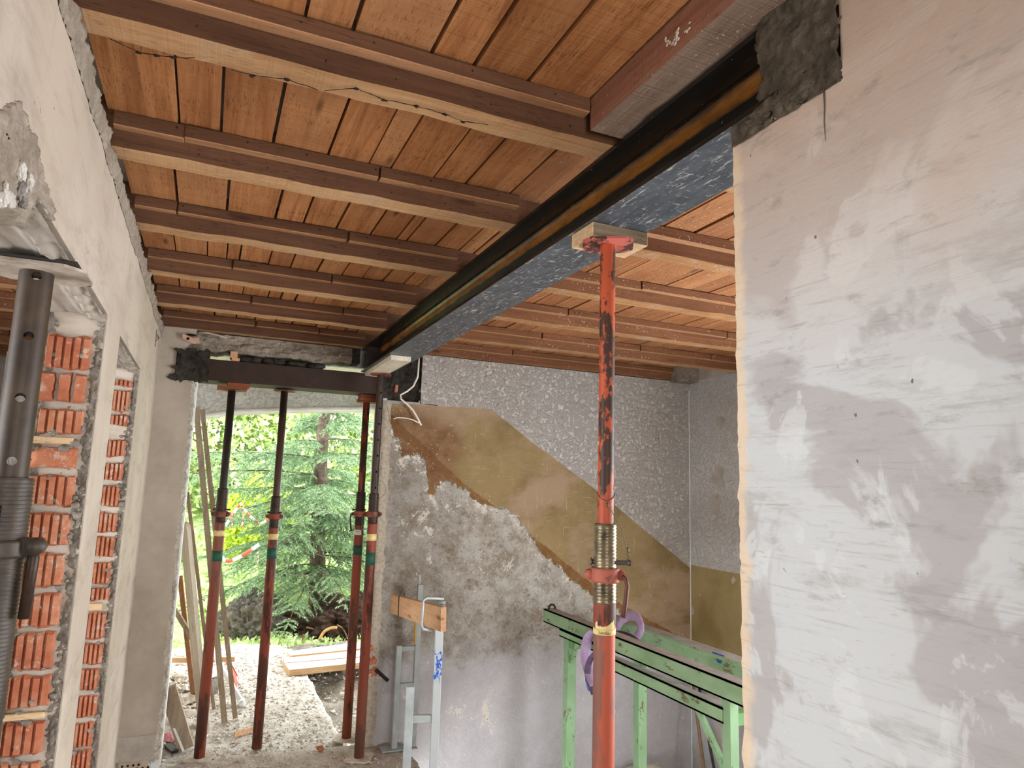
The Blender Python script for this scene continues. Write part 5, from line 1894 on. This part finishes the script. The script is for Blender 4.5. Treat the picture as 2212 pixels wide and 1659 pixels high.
def smooth_path(pts, n=6):
    pts = [Vector(p) for p in pts]
    out = []
    for i in range(len(pts) - 1):
        p0, p1, p2, p3 = pts[max(i - 1, 0)], pts[i], pts[i + 1], pts[min(i + 2, len(pts) - 1)]
        for t in range(n):
            u = t / n
            out.append(0.5 * ((2 * p1) + (p2 - p0) * u + (2 * p0 - 5 * p1 + 4 * p2 - p3) * u * u + (3 * p1 - p0 - 3 * p2 + p3) * u ** 3))
    out.append(pts[-1])
    return out


sl_t = thing('lifting_sling', 'lilac webbing sling draped over the green trestle rails', 'sling', (2.2, 3.6, ZR))
def sling_part(path, w, wdir, mat, name='webbing'):
    o = ribbon(MB(), smooth_path(path), w, wdir).build(name, mat, sl_t)
    o.data.transform(Matrix.Translation(-sl_t.location))


YS = 3.55
lp_ = [atX(2.10, *p) for p in ((1310, 1375), (1285, 1362), (1268, 1385), (1265, 1420), (1272, 1450), (1285, 1480))]
sling_part(lp_, 0.058, (0.916, -0.4, 0), 'lilac')
sling_part([p + Vector((-0.012, 0.01, -0.02)) for p in [atX(2.10, *p) for p in ((1300, 1395), (1282, 1415), (1275, 1445), (1283, 1475), (1290, 1492))]], 0.035, (0.916, -0.4, 0.2), 'lilac_dark')
arc = [atX(2.45, *p) for p in ((1325, 1372), (1338, 1345), (1352, 1332), (1370, 1330), (1382, 1342), (1384, 1360), (1374, 1378))]
cen = atX(2.45, 1357, 1368)
ARC = smooth_path(arc)
o = ribbon(MB(), ARC, 0.060, [(p - cen).normalized() for p in ARC]).build('webbing', 'lilac', sl_t)
o.data.transform(Matrix.Translation(-sl_t.location))
tail = [atX(2.35, *p) for p in ((1325, 1370), (1345, 1372), (1362, 1378), (1376, 1388), (1388, 1398))]
sling_part(tail, 0.045, (0.2, -0.5, 1), 'lilac_dark')
bl_ = [atX(2.09, *p) for p in ((1268, 1445), (1266, 1470), (1272, 1492))]
o = ribbon(MB(), bl_, 0.018, (0, 1, 0)).build('blue_label', 'blue', sl_t); o.data.transform(Matrix.Translation(-sl_t.location))

# poles leaning in the corner, lump of concrete below
for (p, q_, r_, mt, lab, nm) in ((atY(4.08, 1524, 1690), atY(4.36, 1489, 1415), 0.012, 'brown_pole', 'brown wooden broomstick leaning in the stairwell corner', 'broomstick'),
                                 (atY(4.02, 1548, 1690), atY(4.37, 1499, 1425), 0.010, 'black_pole', 'thin black pole leaning beside the brown broomstick', 'pole')):
    d = (q_ - p).normalized()
    foot = p - d * ((p.z + 0.449) / d.z)
    tag(MB().tube([foot, q_], r_, 12).build(nm, mt, origin=foot), lab, 'pole')
lm = MB()
lm.add(*(lambda b_: (b_.v, b_.f))(blob(atY(4.28, 1388, 1662) + Vector((0, 0, -0.03)), (0.17, 0.09, 0.06), 9, 3, 0.18)))
lm.sm = [True] * len(lm.f)
tag(lm.build('concrete_lump', 'stone'), 'pale concrete lump at the foot of the back wall below the trestle', 'stone')

# ------------------------------------------------------------------ timbers and tools leaning outside on the left
def leaner(name, label, cat, foot, top, w, h, mat, upv=(1, 0, 0), group=None):
    mb = MB(); mb.bar((0, 0, 0), Vector(top) - Vector(foot), w, h, upv)
    o = mb.build(name, mat)
    o.location = foot
    return tag(o, label, cat, group)


leaner('batten', 'long grey wooden batten leaning outside, left of the touching pair', 'batten', atZ(0.01, 485, 1560), atY(4.93, 424, 880), 0.036, 0.036, 'wood_grey', (0, 1, 0))
leaner('batten', 'long grey wooden batten leaning outside, right of the touching pair', 'batten', atZ(0.01, 508, 1550), atY(5.0, 437, 884), 0.030, 0.034, 'wood_grey', (0, 1, 0))
leaner('stick', 'thin pale stick leaning outside behind the leftmost prop', 'stick', atZ(0.0, 462, 1530), atY(5.1, 405, 1064), 0.026, 0.022, 'wood_grey')
leaner('stick', 'short reddish brown stick leaning outside near the wall edge', 'stick', atZ(0.0, 418, 1505), atY(5.3, 389, 1247), 0.035, 0.03, 'wood_stick')
leaner('stick', 'short pale stick slanting across the rounded board', 'stick', atY(5.3, 452, 1440), atY(5.2, 378, 1317), 0.030, 0.028, 'wood_grey')
# rounded board
ft, tp = atZ(0.005, 441, 1580), atY(4.86, 399, 1128)
bo = thing('rounded_board', 'mottled whitish board with rounded top leaning outside', 'board', ft)
L = (tp - ft).length
mb = MB()
pr_ = [(-0.042, 0), (0.042, 0), (0.042, L - 0.04)] + [(0.042 * math.cos(a), L - 0.04 + 0.042 * math.sin(a)) for a in [k * PI / 8 for k in range(1, 8)]] + [(-0.042, L - 0.04)]
mb.prism(pr_, 'Y', -0.014, 0.014)
o = mb.build('plank', wood('mottled_board', '#9f917e', '#c5b9a7', '#d9cfbf', 'Z', knots=True, saw=0.3), bo)
o.rotation_euler = (tp - ft).to_track_quat('Z', 'Y').to_euler()
# wedge board with its white strip, leaning on the stub
ft, tp = atZ(0.012, 402, 1616), atY(4.72, 363, 1486)
wb = thing('short_board', 'short sawn board leaning against the torn wall edge on the left', 'board', ft)
mb = MB(); mb.bar((0, 0, 0), tp - ft, 0.085, 0.05, (0, 1, 0))
mb.build('plank', 'wood_grey', wb)
leaner('white_strip', 'narrow white strip leaning behind the short board', 'strip', atZ(0.012, 396, 1622), atY(4.74, 346, 1500), 0.018, 0.012, 'white_paint')
# lath lying on the ground
a, b = atZ(0.03, 372, 1426), atZ(0.03, 507, 1424)
leaner('lath', 'thin yellowish lath lying on the ground behind the leaning timbers', 'lath', a, b, 0.04, 0.02, 'wood_plank_edge')
a, b = atZ(0.012, 506, 1587), atZ(0.012, 556, 1572)
leaner('lath', 'short pale lath lying beside the second prop', 'lath', a, b, 0.03, 0.015, 'wood_guard')
# shovel: white handle, red and white blade
shv = thing('shovel', 'white handled shovel with a red and white blade lying outside', 'shovel', atZ(0.03, 521, 1515))
a = Vector((0, 0, 0)); b = atZ(0.28, 458, 1405) - shv.location
MB().tube([a, b * 0.5, b], 0.019, 10).build('handle', 'white_tape', shv)
MB().tube([a + Vector((0.0, 0, -0.005)), a + Vector((0.008, -0.045, -0.005))], 0.022, 10).build('handle_end', 'white_tape', shv)
c = [atZ(0.10, 487, 1430) - shv.location, atZ(0.12, 497, 1432) - shv.location, atZ(0.03, 516, 1468) - shv.location, atZ(0.03, 512, 1490) - shv.location, atZ(0.04, 503, 1468) - shv.location]
mb = MB(); mb.add(c + [p + Vector((0, 0.01, 0.012)) for p in c], [(0, 1, 2, 3, 4), (9, 8, 7, 6, 5), (0, 5, 6, 1), (1, 6, 7, 2), (2, 7, 8, 3), (3, 8, 9, 4), (4, 9, 5, 0)])
mb.build('blade', 'red_plastic', shv)
mb = MB(); d_ = [atZ(0.035, 500, 1458) - shv.location, atZ(0.035, 514, 1466) - shv.location, atZ(0.02, 514, 1492) - shv.location, atZ(0.02, 506, 1488) - shv.location]
mb.add(d_ + [p + Vector((0, 0.004, 0.014)) for p in d_], [(0, 1, 2, 3), (7, 6, 5, 4), (0, 4, 5, 1), (1, 5, 6, 2), (2, 6, 7, 3), (3, 7, 4, 0)])
mb.build('blade_edge', 'white_tape', shv)
# wire rake
rk = thing('rake', 'wire leaf rake with fanned tines behind the leftmost prop', 'rake', atZ(0.02, 470, 1500))
for k in range(12):
    p = atZ(0.012, 452 + k * 1.6, 1504 - k * 0.5) - rk.location
    q_ = atZ(0.10, 455 + k * 1.6, 1466 - k * 0.6) - rk.location
    MB().tube([p, q_], 0.0022, 5).build('tine', 'steel_grey', rk)
MB().tube([atZ(0.10, 453, 1467) - rk.location, atZ(0.10, 476, 1459) - rk.location], 0.004, 6).build('crossbar', 'steel_grey', rk)
# pink rag
rg = MB()
rg.grid(lambda u, v: tuple(atZ(0.02, 364 + (u - .5) * 34, 1596 + (v - .5) * 16) + Vector((0, 0, 0.03 * math.exp(-8 * ((u - .5) ** 2 + (v - .5) ** 2)) + 0.012 * fbm((u * 5, v * 5, 0), 3)))), 18, 14)
so = rg.build('rag', 'pink', fix=False)
md = so.modifiers.new('thick', 'SOLIDIFY'); md.thickness = 0.004
tag(so, 'crumpled pink rag on the rubble by the torn wall edge', 'rag')
gb = MB().bar(atZ(0.012, 350, 1600), atZ(0.012, 378, 1624), 0.04, 0.016)
tag(gb.build('dark_slat', 'black_pole'), 'dark slat lying in the rubble beside the pink rag', 'slat')

# three planks bridging the pit
for k, (q4, lab) in enumerate([(((624.7, 1447.3), (768.5, 1432), (768.5, 1420.5), (614.6, 1433)), 'nearest plank of the three bridging the pit'),
                               (((614.6, 1431.8), (773.6, 1418.5), (773.6, 1405), (612, 1419.5)), 'middle plank of the three bridging the pit'),
                               (((626.4, 1416), (773.6, 1401), (773.6, 1387), (620.5, 1407.5)), 'farthest plank of the three bridging the pit')]):
    zt = (0.04, 0.04, 0.055)[k]
    A0, A1, B1, B0 = [atZ(zt, *p) for p in q4]
    ext = 0.5
    A1, B1 = A1 + (A1 - A0) * ext, B1 + (B1 - B0) * ext
    th = Vector((0, 0, -0.05))
    mb = MB()
    mb.add([A0, A1, B1, B0, A0 + th, A1 + th, B1 + th, B0 + th], [(0, 1, 2, 3), (7, 6, 5, 4), (0, 4, 5, 1), (1, 5, 6, 2), (2, 6, 7, 3), (3, 7, 4, 0)])
    mb.mi = [0, 0, 1, 1, 1, 1]
    o = mb.build('plank', ['wood_plank', 'wood_plank_edge'], origin=A0)
    tag(o, lab, 'plank')

# ------------------------------------------------------------------ root ball, tree, hedge
def mound(name, c, size, mat, seed, label):
    mb = blob((0, 0, 0), size, seed, 6, 0.34, 2.6)
    o = mb.build(name, mat)
    o.location = c
    return tag(o, label, 'soil')


mound('soil_mound', (1.62, 8.15, -0.02), (0.62, 0.42, 0.30), 'soil', 3, 'dark soil clod with torn roots at the foot of the spruce')
mound('soil_mound', (0.62, 8.35, -0.02), (0.36, 0.30, 0.34), 'soil_grey', 12, 'grey root mound left of the spruce trunk')
rt = thing('roots', 'torn tree roots sticking out of the dark soil clod', 'roots', (1.5, 7.7, 0.0))
for k, pts in enumerate([[(688, 1385), (700, 1365), (715, 1357), (728, 1356)], [(712, 1362), (722, 1375), (728, 1392)], [(730, 1358), (740, 1375), (748, 1390)], [(728, 1350), (742, 1360), (752, 1382)],
                         [(716, 1370), (708, 1385), (700, 1395)], [(662, 1355), (680, 1360), (692, 1368)], [(690, 1390), (700, 1398), (704, 1402)], [(656, 1370), (652, 1395), (658, 1402)]]):
    p3 = [atY(7.72 + 0.05 * (k % 3), *p) - rt.location for p in pts]
    MB().tube(smooth_path(p3, 4), 0.016 if k == 0 else 0.009, 7, taper=None).build('root', 'root_pale' if k == 0 else 'root', rt)

sp = thing('spruce_tree', 'blue-green spruce tree with drooping branches outside the opening', 'tree', (1.36, 8.75, -0.1))
trunk = [(0.03 * fbm((k * 0.4, 0, 0), 2) - 0.018 * k * 0.5, 0, k * 0.3) for k in range(17)]
MB().tube(trunk, [0.105 - 0.0045 * k for k in range(17)], 14).build('trunk', 'bark', sp)
rr = random.Random(21)
nd_v, nd_f = [], []
br = MB(); tw_ = MB()


def sprig(p, d, L, n):
    """a twig tip set all round with needles"""
    d = d.normalized()
    u = d.cross(Vector((0, 0, 1)))
    if u.length < 1e-3:
        u = Vector((1, 0, 0))
    u.normalize()
    v = d.cross(u)
    for i in range(n):
        t = i / n
        a = rr.uniform(0, 2 * PI)
        s_ = (u * math.cos(a) + v * math.sin(a) * 0.8)
        base = p + d * (L * t)
        nl = rr.uniform(0.026, 0.040) * (1.15 - 0.5 * t)
        tip = base + (s_ * 0.72 + d * 0.7) * nl
        w = d.cross(s_).normalized() * 0.0042
        o_ = len(nd_v)
        nd_v.extend([(base - w)[:], (base + w)[:], tip[:]])
        nd_f.append((o_, o_ + 1, o_ + 2))


def spruce_branch(h, ang, L, droop):
    b0 = Vector((trunk[min(16, int(h / 0.3))][0], 0, h))
    dirh = Vector((math.cos(ang), math.sin(ang), 0))
    pts = []
    K = 9
    for k in range(K + 1):
        t = k / K
        z = 0.12 * t * L - droop * L * t * t + 0.06 * L * max(0, t - 0.7)
        pts.append(b0 + dirh * (L * t) + Vector((0.03 * fbm((k, h * 5, ang), 2), 0.03 * fbm((k, h * 5, ang + 3), 2), z)))
    br.tube(pts, [0.011 * (1 - 0.85 * k / K) for k in range(K + 1)], 5)
    side = Vector((-dirh.y, dirh.x, 0))
    for k in range(2, K + 1):
        for sgn in (-1, 1):
            for extra in range(2):
                t = (k - rr.random()) / K
                i = min(K - 1, int(t * K))
                p = pts[i].lerp(pts[i + 1], t * K - i)
                LL = L * 0.42 * (1.05 - t) + 0.10
                dd = (side * sgn * rr.uniform(0.6, 1.0) + dirh * rr.uniform(0.4, 0.9) + Vector((0, 0, rr.uniform(-0.45, 0.02))))
                dd.normalize()
                m_ = max(2, int(LL / 0.07))
                q0 = p
                for j in range(m_):
                    dd2 = (dd + Vector((0, 0, -0.10 * j)) + Vector((rr.uniform(-.15, .15), rr.uniform(-.15, .15), rr.uniform(-.1, .1)))).normalized()
                    q1 = q0 + dd2 * 0.07
                    sprig(q0, dd2, 0.08, 20)
                    if rr.random() < 0.75 and j < m_ - 1:
                        s2 = (dd2.cross(Vector((0, 0, 1))).normalized() * rr.choice((-1, 1)) * 0.8 + dd2 * 0.8 + Vector((0, 0, -0.25))).normalized()
                        sprig(q0, s2, rr.uniform(0.06, 0.11), 18)
                    q0 = q1
    sprig(pts[-1], (pts[-1] - pts[-2]), 0.1, 16)


h = 0.55
while h < 4.3:
    for q_ in range(5 if h < 1.9 else 3):
        a = rr.uniform(0, 2 * PI)
        L = (1.55 - 0.22 * h) * rr.uniform(0.75, 1.1)
        spruce_branch(h + rr.uniform(-0.08, 0.08), a, max(0.5, L), rr.uniform(0.25, 0.45) if h < 1.4 else rr.uniform(0.10, 0.28))
    h += 0.20
# broad limbs that face the house
for (h, a, L, dr) in ((1.95, PI + 0.35, 1.85, 0.16), (1.45, PI + 0.7, 1.7, 0.28), (1.15, PI + 1.0, 1.4, 0.45), (2.0, -0.7, 1.1, 0.2), (1.6, -PI / 2 - 0.3, 1.1, 0.55),
                      (1.3, -PI / 2 + 0.35, 0.9, 0.7), (1.75, PI + 0.15, 2.1, 0.2), (0.95, PI + 0.55, 1.3, 0.35), (1.2, -0.9, 1.0, 0.5)):
    spruce_branch(h, a, L, dr)
br.build('branches', 'bark', sp)
mb = MB(); mb.v = nd_v; mb.f = nd_f; mb.mi = [0] * len(nd_f); mb.sm = [False] * len(nd_f)
tag(mb.build('needles', 'needles', sp, fix=False), kind='stuff')
for k in range(30):
    p = Vector((rr.uniform(-0.7, 0.3), rr.uniform(-0.7, -0.2), rr.uniform(0.45, 1.3)))
    tw_.tube([p, p + Vector((rr.uniform(-.2, .2), rr.uniform(-.1, .1), rr.uniform(-.25, .1)))], 0.0035, 4)
tag(tw_.build('dead_twigs', 'twig', sp), kind='stuff')


def leaf_cloud(name, n, posf, smin, smax, mat, label, cat, seed, parent=None):
    r2 = np.random.RandomState(seed)
    P = posf(r2, n)
    s_ = r2.uniform(smin, smax, n)
    a = r2.normal(size=(n, 3)); a /= np.linalg.norm(a, axis=1)[:, None]
    b = r2.normal(size=(n, 3)); b -= a * (a * b).sum(1)[:, None]; b /= np.linalg.norm(b, axis=1)[:, None]
    A, B_ = a * s_[:, None], b * (s_ * 0.48)[:, None]
    nrm = np.cross(a, b) * (s_ * 0.15)[:, None]
    V = np.stack([P - A, P + B_ + nrm, P + A, P - B_ + nrm], 1).reshape(-1, 3)
    F = np.arange(4 * n).reshape(-1, 4)
    me = bpy.data.meshes.new(name)
    me.vertices.add(4 * n); me.vertices.foreach_set('co', V.astype(np.float32).ravel())
    me.loops.add(4 * n); me.loops.foreach_set('vertex_index', F.astype(np.int32).ravel())
    me.polygons.add(n); me.polygons.foreach_set('loop_start', np.arange(0, 4 * n, 4, dtype=np.int32))
    me.polygons.foreach_set('loop_total', np.full(n, 4, dtype=np.int32))
    me.update(); me.validate()
    me.materials.append(M[mat])
    o = bpy.data.objects.new(name, me)
    COL.objects.link(o)
    if parent is not None:
        o.parent = parent
        o['kind'] = 'stuff'
        return o
    return tag(o, label, cat, kind='stuff')


def shrub(label, c, size, n, mat, smin, smax, seed):
    t = thing('shrub', label, 'shrub', c)
    r3 = random.Random(seed)
    st = MB()
    for k in range(7):
        a = r3.uniform(0, 2 * PI)
        e = Vector((math.cos(a) * size[0] * 0.6, math.sin(a) * size[1] * 0.6, size[2] * r3.uniform(0.9, 1.6)))
        st.tube([(0, 0, 0), e * 0.5 + Vector((0, 0, 0.1)), e], [0.03, 0.02, 0.01], 6)
    st.build('stems', 'twig', t)

    def posf(r2, m_):
        d = r2.normal(size=(m_, 3)); d /= np.linalg.norm(d, axis=1)[:, None]
        rad = r2.uniform(0.25, 1.0, m_) ** 0.5
        lump = 1 + 0.25 * np.sin(d[:, 0] * 5 + seed) * np.cos(d[:, 2] * 6 + seed * 2)
        p = d * (rad * lump)[:, None] * np.array(size)
        p[:, 2] += size[2] * 0.95
        return p
    leaf_cloud('foliage', n, posf, smin, smax, mat, None, None, seed, t)
    return t


k = 0
specs = [(-1.6, 11.6, 1.5, 1.0, 1.7, 'hedge'), (0.2, 11.9, 1.3, 1.0, 1.6, 'hedge'), (1.9, 11.7, 1.4, 1.0, 1.7, 'hedge'), (3.6, 11.9, 1.4, 1.0, 1.7, 'hedge'),
         (-0.9, 13.2, 1.7, 1.0, 2.4, 'hedge_d'), (1.2, 13.3, 1.8, 1.0, 2.5, 'hedge_d'), (3.2, 13.3, 1.8, 1.0, 2.5, 'hedge_d'), (5.2, 13.0, 1.7, 1.0, 2.4, 'hedge_d'), (-2.9, 13.0, 1.7, 1.0, 2.4, 'hedge_d'),
         (0.75, 10.3, 0.55, 0.45, 0.62, 'hedge_y'), (-0.7, 10.2, 0.6, 0.45, 0.5, 'hedge'), (2.6, 10.4, 0.6, 0.5, 0.6, 'hedge')]
labs = ['broad pale green shrub far left beyond the spruce', 'pale green shrub directly behind the leftmost prop', 'pale green shrub behind the spruce trunk', 'pale green shrub at right behind the punched prop',
        'tall background bush left of the spruce', 'tall background bush behind the spruce crown', 'tall background bush right of the spruce', 'tall background bush at far right', 'tall background bush at far left',
        'low bright yellow-green bush between the two left props', 'low pale bush beside the leaning battens', 'low pale bush right of the spruce trunk']
for (x, y, sx, sy, sz, mt), lab in zip(specs, labs):
    big = mt == 'hedge_d'
    shrub(lab, (x, y, garden_z(x, y) - 0.15), (sx, sy, sz), 7000 if sz > 1 else 2600, mt, 0.05 if sz > 1 else 0.04, 0.10 if big else (0.085 if sz > 1 else 0.06), 40 + k)
    k += 1
leaf_cloud('grass', 9000, lambda r2, n: (lambda xx, yy: np.stack([xx, yy, np.array([garden_z(a_, b_) for a_, b_ in zip(xx, yy)]) + r2.uniform(0.0, 0.05, n)], 1))(r2.uniform(-2.0, 3.5, n), 7.5 + 3.6 * r2.uniform(0, 1, n)),
           0.02, 0.05, 'grass', 'pale green grass and weeds on the garden slope', 'grass', 77)

# barrier tape and its post in the garden
tp_ = thing('barrier_tape', 'red and white barrier tape strung through the spruce branches', 'tape', (0.6, 8.0, 1.0))
def tape(pts, yy, w=0.035):
    p3 = smooth_path([atY(yy, *p) - tp_.location for p in pts], 6)
    k_ = max(1, len(p3) // 5)
    idx = 0; c_ = 0
    while idx < len(p3) - 1:
        seg = p3[idx:idx + k_ + 1]
        if len(seg) > 1:
            ribbon(MB(), seg, w, (0, 0.3, 1), 0.002).build('red_stripe' if c_ % 2 else 'white_stripe', 'red_tape' if c_ % 2 else 'white_tape', tp_)
        idx += k_; c_ += 1


tape([(478, 1203), (490, 1212), (510, 1207), (535, 1193), (560, 1176)], 7.6)
tape([(486, 1137), (505, 1108), (518, 1090), (524, 1096)], 7.7, 0.03)
tape([(528, 1100), (540, 1115), (562, 1130), (585, 1118)], 7.8, 0.025)
tape([(527, 1098), (525, 1120), (522, 1140)], 7.7, 0.045)
tape([(502, 1110), (503, 1125), (500, 1140)], 7.7, 0.02)
tape([(556, 1192), (558, 1205), (556, 1220)], 7.7, 0.015)
pp = atY(9.0, 492, 975)
sgp = thing('survey_pole', 'red and white marker pole behind the leftmost prop', 'pole', (pp.x, 9.0, garden_z(pp.x, 9.0)))
zz = 0.0
for k in range(9):
    MB().tube([(0, 0, zz), (0, 0, zz + 0.2)], 0.018, 10).build('red_section' if k % 2 else 'white_section', 'red_tape' if k % 2 else 'white_tape', sgp)
    zz += 0.2
